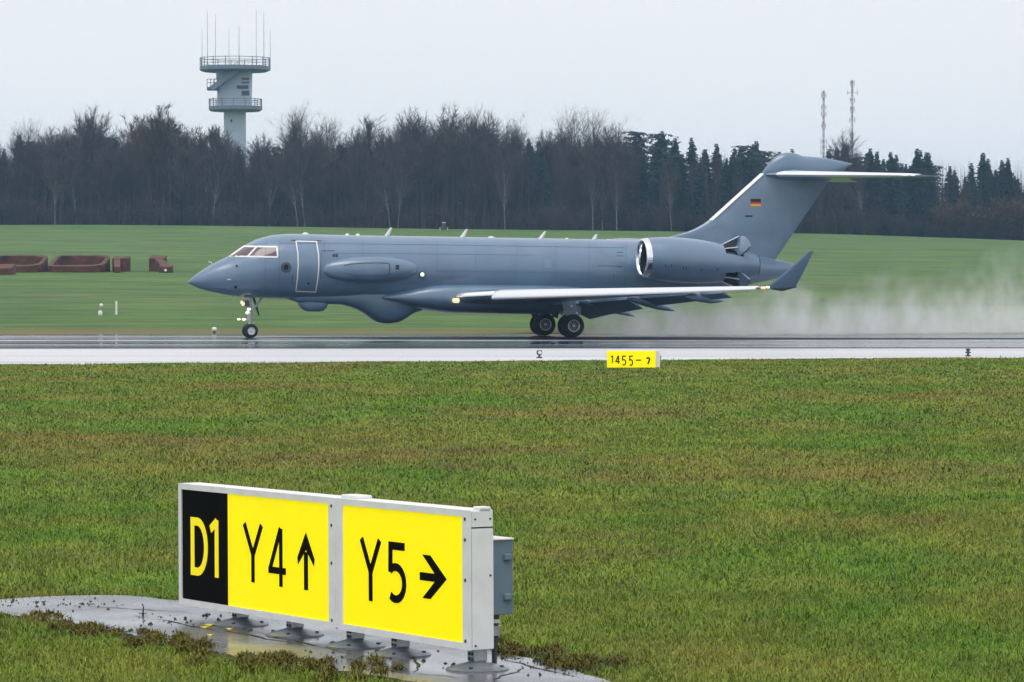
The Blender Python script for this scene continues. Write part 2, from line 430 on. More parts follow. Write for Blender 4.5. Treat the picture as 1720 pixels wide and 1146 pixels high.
# painted edge line on the far side of the runway
M['line'] = mat('worn_white_marking', (0.42, 0.44, 0.48), 0.3, var=0.5, vscale=0.3)
M['joint_and_reflection'] = mat('dark_joint_and_reflection', (0.012, 0.016, 0.026), 0.6, spec=0.12, var=0.3, vscale=0.2)  # shared by the paving joint and the painted reflection strip
for nm, a, b, mm, zz in [('runway_marking', (573.6, 573.2), (572.4, 572.2), 'line', .016), ('runway_joint', (586.2, 585.7), (585.0, 584.5), 'joint_and_reflection', .014)]:
    e0, _ = edge(0, a[0], 1720, a[1], 0); e1, _ = edge(0, b[0], 1720, b[1], 0)
    tag(strip_sheet(nm, e0, e1, zz, M[mm]), kind='structure')
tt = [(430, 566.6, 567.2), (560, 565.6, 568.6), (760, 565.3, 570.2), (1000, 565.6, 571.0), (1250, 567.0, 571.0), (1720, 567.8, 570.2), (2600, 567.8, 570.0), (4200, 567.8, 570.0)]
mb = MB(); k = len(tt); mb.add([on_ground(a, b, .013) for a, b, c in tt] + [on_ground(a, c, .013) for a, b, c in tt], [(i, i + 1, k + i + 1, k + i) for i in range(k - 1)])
tag(mb.build('runway_painted_reflection', M['joint_and_reflection']), kind='structure')  # dark reflection on the wet runway under the aircraft, painted as a matte strip

# ------------------------------------------------------------------ forest
def tree_twigs(mb, p0, d, L, r, rnd, depth, twig):
    """one branch: a bent tapered tube that forks; fine ends go to the twig mesh"""
    seg = 4 if depth < 2 else 2
    pts = [p0]; dd = d.normalized()
    for i in range(seg):
        dd = (dd + Vector((rnd.uniform(-.16, .16), rnd.uniform(-.16, .16), rnd.uniform(-.02, .16)))).normalized()
        pts.append(pts[-1] + dd * L / seg)
    rads = [r * (1 - 0.8 * i / seg) for i in range(seg + 1)]
    (mb if depth < 2 else twig).tube(pts, rads, 4 if depth < 2 else 3, False)
    return pts
def side_dir(d, ang, az):
    u = d.orthogonal().normalized(); w = d.cross(u)
    return (d * math.cos(ang) + (u * math.cos(az) + w * math.sin(az)) * math.sin(ang)).normalized()

def bare_tree(seed, H=18.0, width=0.20, start=0.25, upright=0.5, twig_n=9, tw_r=0.019, nb=32, leader=0.80):
    """tapered stem that forks into limbs reaching the skin of an egg-shaped crown; the limbs carry side shoots and fine twigs"""
    rnd = random.Random(seed); wood, twig = MB(), MB()
    pts = [Vector((0, 0, -0.3))]; d = Vector((rnd.uniform(-.05, .05), rnd.uniform(-.05, .05), 1)); n = 8; Ht = H * leader
    for i in range(n):
        d = (d + Vector((rnd.uniform(-.07, .07), rnd.uniform(-.07, .07), 0.05))).normalized(); pts.append(pts[-1] + d * (Ht / n))
    r0 = 0.0105 * H
    wood.tube(pts, [r0 * (1 - 0.85 * (i / n) ** 0.9) for i in range(n + 1)], 6, False)
    cz, hz, hw = H * (start + 1) / 2 + H * .04, H * (1 - start) / 2 * .98, H * width
    for b in range(nb):
        f = (b + rnd.random()) / nb
        t = (start * .75 + (1 - start * .75) * f ** 1.1); k = min(int(t * n), n - 1); p = pts[k].lerp(pts[k + 1], t * n - k)
        el = R(-25 + 115 * f) + rnd.uniform(-.25, .25); el = min(el, R(88)); az = b * 2.4 + rnd.uniform(-.5, .5); q = rnd.uniform(.72, 1.06)
        tgt = Vector((hw * math.cos(el) * math.cos(az) * q, hw * math.cos(el) * math.sin(az) * q, cz + hz * math.sin(el) * q)) + Vector((pts[-1].x, pts[-1].y, 0))
        if tgt.z < p.z + .1 * H: tgt.z = p.z + rnd.uniform(.05, .16) * H
        dv = tgt - p; L = dv.length; dv.normalize(); dv = (dv + Vector((0, 0, .35 * upright - .12))).normalized()
        bp = tree_twigs(wood, p, dv, L, r0 * 0.40 * (1.1 - 0.6 * t), rnd, 1, twig)
        for s_ in range(8):
            u = 0.22 + 0.78 * (s_ + rnd.random()) / 8; kk = min(int(u * 4), 3); q = bp[kk].lerp(bp[kk + 1], u * 4 - kk)
            sd = side_dir((bp[kk + 1] - bp[kk]).normalized(), R(rnd.uniform(22, 60)), rnd.uniform(0, 6.3)); sd.z += 0.22
            l2 = max(.9, L * rnd.uniform(0.26, 0.50) * (1.2 - 0.5 * u)); cp = tree_twigs(wood, q, sd, l2, 0.030, rnd, 2, twig)
            for w in range(twig_n):
                x = 0.15 + 0.85 * rnd.random(); kk2 = min(int(x * 2), 1); qq = cp[kk2].lerp(cp[kk2 + 1], x * 2 - kk2)
                td = side_dir((cp[kk2 + 1] - cp[kk2]).normalized(), R(rnd.uniform(15, 60)), rnd.uniform(0, 6.3)); td.z += 0.18
                e = qq + td.normalized() * l2 * rnd.uniform(0.35, 0.75)
                nrm = td.orthogonal().normalized() * tw_r; v3 = td.cross(nrm).normalized() * tw_r
                twig.add([qq + nrm, qq - nrm + v3, qq - nrm - v3, e], [(0, 1, 3), (1, 2, 3), (2, 0, 3)])
    return wood, twig

def spruce(seed, H=16.0, width=0.17, pine=False):
    rnd = random.Random(seed); wood, nd = MB(), MB()
    wood.tube([(0, 0, -0.3), (0, 0, H * 0.5), (0.05, 0.03, H * 0.97)], [0.013 * H, 0.008 * H, 0.01], 6, False)
    levels = 44 if not pine else 24
    lo = 0.10 if not pine else 0.45
    for i in range(levels):
        t = lo + (1 - lo) * (i / (levels - 1)) ** 0.92
        z = H * t
        w = (H * width * ((1 - t) / (1 - lo)) ** 0.95 + 0.08) * rnd.uniform(.72, 1.15)
        if pine: w = H * width * math.sin(math.pi * min(1, (1 - t) / (1 - lo) * 0.8 + 0.2)) ** 0.7 + 0.15
        nb = max(5, int(13 * (0.4 + 0.6 * (1 - t))))
        for b in range(nb):
            az = rnd.uniform(0, 6.283); L = w * rnd.uniform(0.62, 1.22)
            d = Vector((math.cos(az), math.sin(az), 0)); side = Vector((-d.y, d.x, 0))
            rise = rnd.uniform(-0.05, 0.30) if t > 0.6 else rnd.uniform(-0.30, 0.10)
            m = 7
            for k in range(m):
                u = (k + rnd.random()) / m
                p = Vector((0, 0, z)) + d * L * u + Vector((0, 0, L * (rise * u - 0.28 * u * u)))
                wl_ = (0.36 + 0.34 * (1 - u)) * (0.55 + 0.5 * min(1, w)) * rnd.uniform(.7, 1.2)
                q1 = p + side * wl_ * rnd.uniform(.4, 1) + d * wl_ * rnd.uniform(-.1, .6) - Vector((0, 0, wl_ * rnd.uniform(.1, .9)))
                q2 = p - side * wl_ * rnd.uniform(.4, 1) + d * wl_ * rnd.uniform(-.1, .6) - Vector((0, 0, wl_ * rnd.uniform(.1, .9)))
                q3 = p + d * wl_ * rnd.uniform(.5, 1.1) + Vector((0, 0, wl_ * rnd.uniform(-.7, .2)))
                nd.add([p, q1, q3, q2], [(0, 1, 2), (0, 2, 3)])
    return wood, nd

def shrub_mesh(seed, H=4.0, shoots=22, tr=.035):
    rnd = random.Random(seed); wood, tw = MB(), MB()
    for s in range(shoots):
        az = rnd.uniform(0, 6.28); d = Vector((math.cos(az) * .5, math.sin(az) * .5, 1)).normalized(); L = H * rnd.uniform(.6, 1.05)
        p0 = Vector((math.cos(az) * rnd.uniform(0, .5), math.sin(az) * rnd.uniform(0, .5), -0.1))
        pts = tree_twigs(wood, p0, d, L, 0.035, rnd, 1, tw)
        for k in range(26):
            u = 0.15 + 0.85 * rnd.random(); kk = min(int(u * 4), 3); q = pts[kk].lerp(pts[kk + 1], u * 4 - kk)
            td = side_dir((pts[kk + 1] - pts[kk]).normalized(), R(rnd.uniform(25, 75)), rnd.uniform(0, 6.3))
            e = q + td * L * rnd.uniform(.12, .30); nrm = td.orthogonal().normalized() * tr; v3 = td.cross(nrm).normalized() * tr
            tw.add([q + nrm, q - nrm + v3, q - nrm - v3, e], [(0, 1, 3), (1, 2, 3), (2, 0, 3)])
    return wood, tw

KINDS = {}
def reg(kind, H, wt, mw, mt):
    KINDS.setdefault(kind, []).append((H, wt[0].mesh(kind + '_trunk', mw), wt[1].mesh(kind + '_crown', mt)))
for i in range(4): reg('bare', 18, bare_tree(11 + i, 18, 0.20 + 0.025 * (i % 3), 0.14 + .06 * i, 0.3 + .25 * (i % 3), 13, 0.021, 34), M['bark'], M['twig'])
for i in range(2): reg('birch', 18, bare_tree(31 + i, 18, 0.15, 0.35, 0.6, 12, 0.017, 28, .9), M['birch'], M['twig'])
for i in range(2): reg('tall', 20, bare_tree(41 + i, 20, 0.19, 0.42, 1.3, 8, 0.010, 26, .70), M['bark'], M['twig'])
for i in range(2): reg('rust', 17, bare_tree(51 + i, 17, 0.24, 0.12, 0.3, 17, 0.028, 36), M['bark'], M['twig_rust'])
for i in range(4): reg('spruce', 16, spruce(61 + i, 16, 0.27 + 0.035 * (i % 3)), M['bark'], M['needle'])
for i in range(2): reg('pine', 16, spruce(71 + i, 16, 0.21, True), M['bark'], M['needle_b'])
for i in range(2): reg('mound', 4, shrub_mesh(91 + i, 4.0, 60, .055), M['bark'], M['twig_rust'])
for i in range(3): reg('shrub', 4, shrub_mesh(81 + i), M['bark'], M['shrub'])

SKYLINE = [(-150, 225), (0, 226), (45, 200), (100, 216), (150, 193), (205, 212), (250, 198), (300, 186), (355, 196), (405, 216), (450, 212), (520, 204), (560, 214), (620, 222),
           (655, 210), (690, 194), (740, 192), (800, 190), (845, 204), (915, 200), (950, 206), (1000, 208), (1040, 212), (1070, 222), (1112, 222), (1150, 230), (1180, 236), (1260, 236),
           (1310, 240), (1380, 246), (1410, 238), (1460, 250), (1495, 256), (1545, 252), (1580, 266), (1612, 284), (1650, 260), (1692, 268), (1725, 290), (1900, 285)]
TREE_NAMES = {'bare': 'bare_tree', 'birch': 'birch_tree', 'tall': 'poplar_tree', 'rust': 'beech_tree', 'spruce': 'spruce_tree', 'pine': 'pine_tree', 'shrub': 'shrub', 'mound': 'shrub'}
rnd = random.Random(5)
def plant(kind, x, y, height, label, group, variant=None):
    opts = KINDS[kind]; H, mw, mt = opts[(variant if variant is not None else rnd.randrange(len(opts))) % len(opts)]
    s = height / H * {'tall': .88, 'bare': .94, 'birch': .94, 'rust': .92}.get(kind, 1.0)
    e = empty(TREE_NAMES[kind], (x, y, elev(x, y)), rnd.uniform(0, 6.28))
    w = rnd.uniform(0.92, 1.12)
    e.scale = (s * w, s * w, s)
    link('trunk' if kind not in ('shrub', 'mound') else 'stems', mw, e); link('crown' if kind not in ('shrub', 'mound') else 'foliage', mt, e)
    tag(e, label, 'shrub' if kind in ('shrub', 'mound') else 'tree', group)
    return e
def px_of(x, y): return 860 + F * x / y
LOOK = {'bare': 'bare grey-brown tree', 'birch': 'slim bare birch with pale trunk', 'tall': 'tall bare tree with upswept branches', 'rust': 'rusty brown leafed tree',
        'spruce': 'dark green spruce', 'pine': 'dark pine with bare lower trunk', 'shrub': 'low brown shrub'}
# rows of the wood, back to front
for row, (yy, hf, step) in enumerate([(566, 0.95, 3.0), (555, 0.98, 3.4), (546, 0.97, 3.3), (537, 0.93, 3.3), (529, 0.84, 3.4)]):
    x = -92.0 + row * 0.8; spots = []
    while x < 94:
        spots.append(x + rnd.uniform(-.9, .9)); x += step * rnd.uniform(.8, 1.2)
    count = {}
    for xx in spots:
        y = yy + rnd.uniform(-3, 3); px = px_of(xx, y)
        base = elev(xx, y)
        top = at(px, smooth_tab(SKYLINE, px) + 3, y).z
        hh = (top - base) * hf
        r = rnd.random()
        if px > 1450: kind = 'spruce' if r < .9 else ('bare' if row > 2 else 'spruce')
        elif px > 1040: kind = 'spruce' if r < .55 else ('pine' if r < .68 else ('birch' if row > 2 else 'bare'))
        else: kind = 'bare' if r < .50 else ('birch' if r < .64 else ('spruce' if r < .80 else ('pine' if r < .9 else 'bare')))
        if row == 0: kind = 'spruce' if r < .7 else 'pine'
        if kind == 'bare' and 230 < px < 335 and row in (1, 2, 3): kind = 'rust'
        if kind in ('bare', 'birch') and px > 1040: hh *= 0.84 if row < 3 else 0.72
        if kind in ('spruce', 'pine') and px < 1040: hh *= 0.86
        hh *= rnd.uniform(0.86, 1.05)
        if row == 4:
            count[kind] = count.get(kind, 0) + 1
            seen = -20 < px < 1740
            lab = LOOK[kind] + ', ' + ORD[count[kind] - 1] + " such from the left in the wood's front rank"
            plant(kind, xx, y, hh, lab, 'trees along the front of the wood')
        else:
            names = ['in the rearmost rank of the wood', 'in the second rank from the back of the wood', 'in the middle rank of the wood', 'in the rank behind the front of the wood']
            plant(kind, xx, y, hh, LOOK[kind] + ' ' + names[row], 'trees ' + names[row])
# single trees that stand out on the skyline
for px, py, kind, d, lab in [
        (512, 168, 'tall', 541, 'broad tall bare tree rising above the wood right of the control tower'), (487, 182, 'tall', 543, 'bare upswept tree just left of the tallest one by the control tower'),
        (545, 186, 'tall', 540, 'bare upswept tree just right of the broad tall one near the tower'), (806, 172, 'tall', 541, 'tall bare tree standing clear above the middle of the wood'),
        (866, 190, 'tall', 539, 'thin bare tree on the skyline above the fuselage middle'), (956, 176, 'tall', 540, 'tall fan-shaped bare tree, left of the pair above the rear fuselage'),
        (993, 178, 'tall', 541, 'tall fan-shaped bare tree, right of the pair above the rear fuselage'), (1042, 196, 'tall', 540, 'last bare treetop before the spruces begin on the skyline'),
        (612, 196, 'birch', 538, 'thin bare tree rising between the tower and the middle of the wood'), (152, 188, 'bare', 541, 'bushy bare tree with dark knotted crown left of the tower'),
        (45, 196, 'tall', 541, 'feathery bare tree near the left edge of the photo'), (1112, 221, 'spruce', 532, 'pointed spruce standing first in the right-hand evergreen stretch'),
        (1412, 228, 'bare', 545, 'round bare crown between the two red and white masts'), (1651, 257, 'spruce', 531, 'tall pointed spruce near the right edge, taller than its neighbours'),
        (1693, 266, 'spruce', 531, 'pointed spruce beside the tallest one near the right edge'), (1540, 250, 'spruce', 531, 'broad dark spruce behind the tip of the tailplane'),
        (1462, 250, 'spruce', 531, 'slim spruce just right of the taller mast'), (1496, 256, 'spruce', 532, 'small spruce between the taller mast and the broad spruce'),
        (700, 190, 'bare', 541, 'bare crown on the skyline above the side blister of the aircraft'), (748, 188, 'bare', 541, 'full bare crown left of the tallest middle tree'),
        (295, 184, 'rust', 534, 'rusty brown tree standing highest left of the control tower'), (265, 200, 'rust', 533, 'rusty brown tree at the left shoulder of the highest rusty one')]:
    p = at(px, py, d); plant(kind, p.x, d, p.z - elev(p.x, d), lab, 'trees standing out on the skyline')
# pale birch trunks showing at the edge of the wood
for k, px in enumerate([92, 128, 357, 452, 500, 512, 655, 668, 848, 996, 1012, 1036, 1128, 1290, 1452]):
    y = 523 + rnd.uniform(-1, 1.5); p = at(px, 300, y)
    plant('birch', p.x, y, rnd.uniform(10, 13), 'young birch with pale stem, ' + ORD[k] + ' from the left at the meadow edge', 'birches at the meadow edge')
k = 0; x = -90
while x < 92:
    y = 522.5 + rnd.uniform(-.8, 2.5)
    k += 1; right = px_of(x, y) > 1590
    if not right: k_right = k
    plant('mound' if right else 'shrub', x, y, rnd.uniform(2.6, 4.6) if not right else rnd.uniform(4.8, 6.4), 'brown bare shrub, ' + ORDS(k) + ' from the left at the foot of the wood' if not right else 'rounded reddish brown bush, ' + ORDS(k - k_right) + ' from the left at the right end of the wood',
          'shrubs at the foot of the wood' if not right else 'bushes at the right end of the wood')
    x += rnd.uniform(2.2, 3.6)
# thicket of thin stems filling the inside of the wood
th = MB(); rnd2 = random.Random(9)
for k in range(15000):
    x, y = rnd2.uniform(-98, 98), rnd2.uniform(526, 575); z = elev(x, y); h = rnd2.uniform(3, 13); a = rnd2.uniform(0, 3.14)
    w = rnd2.uniform(.05, .13); dx, dy = math.cos(a) * w, math.sin(a) * w; lx, ly = rnd2.uniform(-.5, .5), rnd2.uniform(-.5, .5)
    th.add([(x - dx, y - dy, z - .2), (x + dx, y + dy, z - .2), (x + dy, y - dx, z - .2), (x + lx, y + ly, z + h)], [(0, 1, 3), (1, 2, 3), (2, 0, 3)])
o = link('undergrowth', th.mesh('undergrowth', M['shrub'])); tag(o, 'tangled dark thicket of thin stems filling the inside of the wood', 'undergrowth', kind='stuff')

# ------------------------------------------------------------------ control tower behind the wood
TY = 600.0; S = TY / F
def tp(px, py): return at(px, py, TY)
tb = tp(395, 200); tx = tb.x; tz0 = elev(tx, TY)
tower = empty('control_tower', (tx, TY, tz0)); tag(tower, 'pale concrete radar tower with two railed round decks rising behind the wood', 'tower')
def tz(py): return at(395, py, TY).z - tz0
def txx(px): return (px - 395) * S
mb = MB(); mb.lathe([(1.86, 0), (1.86, tz(186))], 'z', 20, (txx(394.5), 0, 0), cap=True); mb.build('shaft', M['tower'], tower, True)
def rect_ring(x0, x1, d, z): return [(x0, -d, z), (x1, -d, z), (x1, d, z), (x0, d, z)]
mb = MB(); mb.loft([rect_ring(txx(367), txx(421), 2.6, tz(184)), rect_ring(txx(367), txx(421.5), 2.6, tz(150)), rect_ring(txx(365), txx(422), 2.7, tz(120))]); mb.build('cabin', M['tower'], tower)
def deck(name, pxl, pxr, py_rail, py_top, py_bot, post_n):
    cx, r = txx((pxl + pxr) / 2), (pxr - pxl) / 2 * S
    d = MB(); n = 16
    d.lathe([(r * .90, tz(py_bot)), (r, tz(py_bot) + .25), (r, tz(py_top))], 'z', n, (cx, 0, 0), cap=True); dk = d.build(name, M['tower_metal'], tower)
    for h in (1.0, .68, .36):
        z = tz(py_top) + (tz(py_rail) - tz(py_top)) * h
        q = MB(); q.tube([(cx + r * .985 * math.cos(2 * math.pi * k / 32), r * .985 * math.sin(2 * math.pi * k / 32), z) for k in range(33)], 0.055 if h == 1 else 0.035, 5, False); q.build('rail', M['tower_metal'], dk)
    for k in range(post_n):
        a = 2 * math.pi * (k + .5) / post_n
        q = MB(); q.tube([(cx + r * .985 * math.cos(a), r * .985 * math.sin(a), tz(py_top)), (cx + r * .985 * math.cos(a), r * .985 * math.sin(a), tz(py_rail) + .1)], 0.075, 5); q.build('railing_post', M['tower_metal'], dk)
deck('upper_deck', 335.5, 454.5, 98, 112, 121, 16)
deck('lower_deck', 350.5, 440.5, 167, 179, 187.5, 14)
# side balcony and the stair up to the top deck
mb = MB(); mb.box(((txx(350.5) + txx(372)) / 2, -2.9, tz(151)), (txx(372) - txx(350.5), 1.3, .55)); bal = mb.build('balcony', M['tower_metal'], tower)
for px in (351, 357, 363, 369):
    q = MB(); q.tube([(txx(px), -3.5, tz(149)), (txx(px), -3.5, tz(135))], .06, 5); q.build('railing_post', M['tower_metal'], bal)
for py in (135, 141): 
    q = MB(); q.tube([(txx(350.7), -3.5, tz(py)), (txx(368), -3.5, tz(py))], .05, 5); q.build('rail', M['tower_metal'], bal)
mb = MB(); mb.loft([[(txx(353), y, tz(150)), (txx(362), y, tz(154)), (txx(406), y, tz(123)), (txx(402), y, tz(113.5))] for y in (-4.4, -2.75)]); st = mb.build('stair', M['tower_metal'], tower)
for k in range(6):
    f = k / 5; q = MB(); x = txx(362 + 40 * f); z = tz(148 - 31 * f); q.tube([(x, -3.55, z), (x, -3.55, z + 1.1)], .045, 5); q.build('railing_post', M['tower_metal'], st)
q = MB(); q.tube([(txx(362), -3.55, tz(148) + 1.1), (txx(402), -3.55, tz(117) + 1.1)], .05, 5); q.build('rail', M['tower_metal'], st)
for x0, x1, y0, y1 in [(408, 421, 132, 136), (408, 421, 139, 141.5), (400, 419, 145, 150.5), (408, 420.5, 154, 161.5)]:
    q = MB(); q.box(((txx(x0) + txx(x1)) / 2, -2.66, (tz(y0) + tz(y1)) / 2), (txx(x1) - txx(x0), .16, tz(y0) - tz(y1))); q.build('window', M['tower_glass'], tower)
q = MB(); q.box((txx(390), -1.87, tz(204)), (.28, .1, .5)); q.build('window', M['tower_glass'], tower)
for px, py, rr, yy in [(338, 48, .05, 2), (349.5, 20, .06, -1), (359.5, 22, .06, 3), (388, 52, .05, -4), (404, 47, .07, -3), (432, 18, .06, -2), (442, 20, .07, 2), (454, 48, .05, 0)]:
    q = MB(); q.tube([(txx(px), yy, tz(113)), (txx(px), yy, tz(80)), (txx(px), yy, tz(py))], [rr * 1.1, rr * .65, rr * .45], 5); q.build('antenna', M['tower_metal'], tower)

# ------------------------------------------------------------------ red and white masts far behind
def mast(px, py_top, d, arms, label):
    p = at(px, py_top, d); z0 = elev(p.x, 600.0); Hm = p.z - z0
    e = empty('radio_mast', (p.x, d, z0)); tag(e, label, 'mast', 'red and white masts behind the wood')
    nseg = 14; w = 0.32
    for k in range(nseg):
        m = M['mast_red'] if (nseg - k) % 2 else M['mast_white']; za, zb = Hm * k / nseg, Hm * (k + 1) / nseg; q = MB()
        cs = [(w * math.cos(a), w * math.sin(a)) for a in (R(30), R(150), R(270))]
        for c in cs: q.tube([(c[0], c[1], za), (c[0], c[1], zb)], 0.085, 4)
        nb = max(2, int((zb - za) / 1.3))
        for b in range(nb):
            u0, u1 = za + (zb - za) * b / nb, za + (zb - za) * (b + 1) / nb
            for i in range(3): q.tube([(*cs[i], u0), (*cs[(i + 1) % 3], u1)], .06, 3)
        q.build('lattice_section', m, e)
    for f, L in arms:
        q = MB(); z = Hm * f; q.tube([(-L, -.4, z), (L, -.4, z)], .09, 4)
        for s in (-1, 1): q.tube([(s * L, -.4, z - .8), (s * L, -.4, z + .8)], .12, 4)
        q.build('antenna_arm', M['mast_red'] if L < .9 else M['tower_metal'], e)
mast(1383.5, 152, 1150, [(.97, .7), (.90, .7), (.86, .7), (.79, .6), (.70, .9), (.665, .9), (.63, .9), (.55, 1.1), (.52, 1.1), (.44, .7)], 'shorter red and white lattice mast with many antennas, left of the two')
mast(1431.5, 135, 1150, [(.985, .6), (.93, 1.6), (.89, .7), (.84, .6), (.78, .8), (.56, 1.8), (.51, 1.9)], 'taller slim red and white lattice mast, right of the two')

# ------------------------------------------------------------------ rusted steel letters on the slope
def slope_pt(px, py):                 # where the sight line meets the meadow
    r = ray(px, py); lo, hi = 170.0, 520.0
    for k in range(60):
        mid = (lo + hi) / 2; z = CAM_H + r[2] * mid / r[1]
        if z > elev(r[0] * mid / r[1], mid): lo = mid
        else: hi = mid
    return Vector((r[0] * lo / r[1], lo, elev(r[0] * lo / r[1], lo)))
def ring_poly(w, d, rl, rr, n=7):
    pts = []
    for cx, cy, r, a0 in [(w - rr[0], d / 2 - rr[0], rr[0], 0), (-w + rl[0], d / 2 - rl[0], rl[0], 90), (-w + rl[0], -d / 2 + rl[0], rl[0], 180), (w - rr[0], -d / 2 + rr[0], rr[0], 270)]:
        for k in range(n):
            a = R(a0 + 90 * k / (n - 1)); pts.append((cx + r * math.cos(a), cy + r * math.sin(a)))
    return pts
def slope_at(c): return (elev(c.x, c.y + 6) - elev(c.x, c.y - 6)) / 12
TILT = 0.125
def rust_ring(px0, px1, py_front, rl, rr, label, depth=6.5, h=0.50, wall=0.34):
    c0, c1 = slope_pt(px0, py_front), slope_pt(px1, py_front); c = (c0 + c1) / 2; c.x *= (c.y + depth * .35) / c.y; c.y += depth / 2; c.z = elev(c.x, c.y); w = (c1.x - c0.x) / 2; sl = slope_at(c)
    e = empty('steel_letter', c); tag(e, label, 'letter', 'rusted letters on the slope')
    o_ = ring_poly(w, depth, (rl,), (rr,)); i_ = ring_poly(w - wall, depth - 2 * wall - .8, (max(.3, rl - wall),), (max(.3, rr - wall),)); n = len(o_)
    f = lambda p, z: (p[0], p[1], p[1] * sl + z + (TILT * (p[1] + depth / 2) if z > .3 else 0))
    mb = MB(); vs = [f(p, -.2) for p in o_] + [f(p, h) for p in o_] + [f(p, h) for p in i_] + [f(p, -.2) for p in i_]
    fs = []
    for k in range(n):
        j = (k + 1) % n
        for a in range(3): fs.append((a * n + k, a * n + j, (a + 1) * n + j, (a + 1) * n + k))
    mb.add(vs, fs); mb.build('wall', M['rust'], e, True, 30)
    # base flange
    mb = MB(); o2 = [(p[0] * 1.015, p[1] * 1.01) for p in o_]
    mb.add([f(p, .02) for p in o2] + [f(p, .12) for p in o2], [(k, (k + 1) % n, (k + 1) % n + n, k + n) for k in range(n)]); mb.build('base_flange', M['rust'], e)
rust_ring(-18, 75, 458, .8, 1.6, 'rusted steel letter like a flat ring, cut by the left edge of the photo')
rust_ring(83.5, 180, 458, .7, 1.5, 'rusted steel letter like a closed flat ring, second from the left')
def rust_bar(polys, px, py, label, h=0.48, extra=None):
    c = slope_pt(px, py); sl = slope_at(c); e = empty('steel_letter', c); tag(e, label, 'letter', 'rusted letters on the slope')
    for nm, poly in polys:
        mb = MB(); mb.prism(poly, lambda u, v, t: (u, v, v * sl + t + (TILT * v if t > 0 else 0)), -.2, h); mb.build(nm, M['rust'], e)
    if extra: extra(e, sl)
rust_bar([('back_bar', [(-.85, 4.6), (.52, 4.6), (.52, 5.8), (-.85, 5.8)]), ('stem', [(-.70, 4.58), (-.18, 4.58), (.30, 0), (-.16, 0)])], 195.5, 458.5, 'small rusted steel letter like a hooked bar, third from the left')
def disc(e, sl):
    mb = MB(); mb.lathe([(.0, -.06), (.11, -.06), (.11, 0), (0, 0)], 'y', 12, (.05, 0, .22)); mb.build('white_cap', M['white'], e)
rust_bar([('back_bar', [(-1.75, 4.6), (-.45, 4.6), (-.45, 6.4), (-1.75, 6.4)]), ('stem', [(-1.25, 4.58), (-.65, 4.58), (.35, 1.02), (-.45, 1.02)]), ('front_bar', [(-.45, 0), (.58, 0), (.58, 1.0), (-.45, 1.0)])], 277, 458.5,
         'rusted steel letter like a zigzag with white cap, nearest the aircraft nose', extra=disc)
# rusty block at the very left edge
rust_bar([('block', [(-1.2, 0), (.9, 0), (.9, 2.5), (-1.2, 2.5)])], 0, 462, 'low rusted steel block lying in front of the ring at the left edge', .5)

# small white things beyond the runway
p = slope_pt(195.5, 529); e = empty('marker_post', p); tag(e, 'slim white marker post standing in the meadow left of the nose', 'post')
q = MB(); q.bbox((0, 0, .30), (.10, .07, .85), .015); q.build('post', M['white'], e); q = MB(); q.bbox((0, 0, .02), (.16, .14, .05), .01); q.build('foot', M['steel'], e)
p = slope_pt(168.5, 530); e = empty('marker_light', p); tag(e, 'small white two-part marker beside the slim white post', 'marker')
q = MB(); q.lathe([(.0, .0), (.10, .0), (.12, .1), (.09, .24), (0, .26)], 'z', 10); q.build('base', M['white'], e)
q = MB(); q.tube([(0, 0, .25), (.05, 0, .45)], .015, 5); q.build('stalk', M['steel'], e)
q = MB(); q.lathe([(.0, -.10), (.09, -.05), (.1, .02), (.06, .09), (0, .1)], 'z', 10, (.05, 0, .52)); q.build('lamp', M['white'], e)
p = on_ground(360, 561.5); p.y = 158.2; p.x = (360 - 860) / F * p.y
e = empty('runway_light', p); tag(e, 'white domed runway edge light on the far verge below the nose', 'light')
q = MB(); q.lathe([(.05, 0), (.05, .12), (.09, .13)], 'z', 10, cap=True); q.build('stem', M['steel_dark'], e)
q = MB(); q.lathe([(.10, .13), (.115, .2), (.08, .27), (0, .29)], 'z', 12); q.build('dome', M['white'], e)
# dark cabinet at the edge of the wood
p = slope_pt(745.5, 386.5); e = empty('equipment_cabinet', p); tag(e, 'small dark cabinet with pale lid at the top of the meadow', 'cabinet')
q = MB(); q.bbox((0, 0, .5), (.62, .5, 1.0), .04); q.build('body', M['steel_dark'], e); q = MB(); q.bbox((0, 0, 1.06), (.5, .5, .1), .02); q.build('lid', M['gear_white'], e)
for s in (-1, 1): q = MB(); q.tube([(s * .55, 0, 0), (s * .55, 0, .4)], .05, 6); q.build('post', M['gear_white'], e)

# runway edge lights on the near side
def edge_light(px, py, kind, label):
    p = on_ground(px, py); e = empty('runway_light', p); tag(e, label, 'light', 'runway edge lights on the near side'); e.scale = (1.35, 1.35, 1.1)
    q = MB(); q.lathe([(.07, 0), (.07, .03), (.028, .05), (.026, .10)], 'z', 12, cap=True); q.build('base', M['steel_dark'], e)
    if kind == 0:
        q = MB(); q.bbox((0, 0, .165), (.13, .12, .13), .025); q.build('housing', M['steel_dark'], e)
        q = MB(); q.lathe([(0, -.012), (.04, -.01), (.045, 0), (0, 0)], 'y', 12, (.012, -.062, .165)); q.build('lens', M['gear_white'], e)
    else:
        q = MB(); q.bbox((0, 0, .12), (.13, .1, .045), .015); q.build('collar', M['steel_dark'], e)
        q = MB(); q.lathe([(.02, .13), (.03, .16), (.055, .19), (.06, .22), (0, .235)], 'z', 12); q.build('housing', M['steel_dark'], e)
edge_light(906, 602.0, 0, 'small black runway light with pale lens left of the yellow distance sign')
edge_light(1626, 599.0, 1, 'small dark runway light near the right edge of the photo')

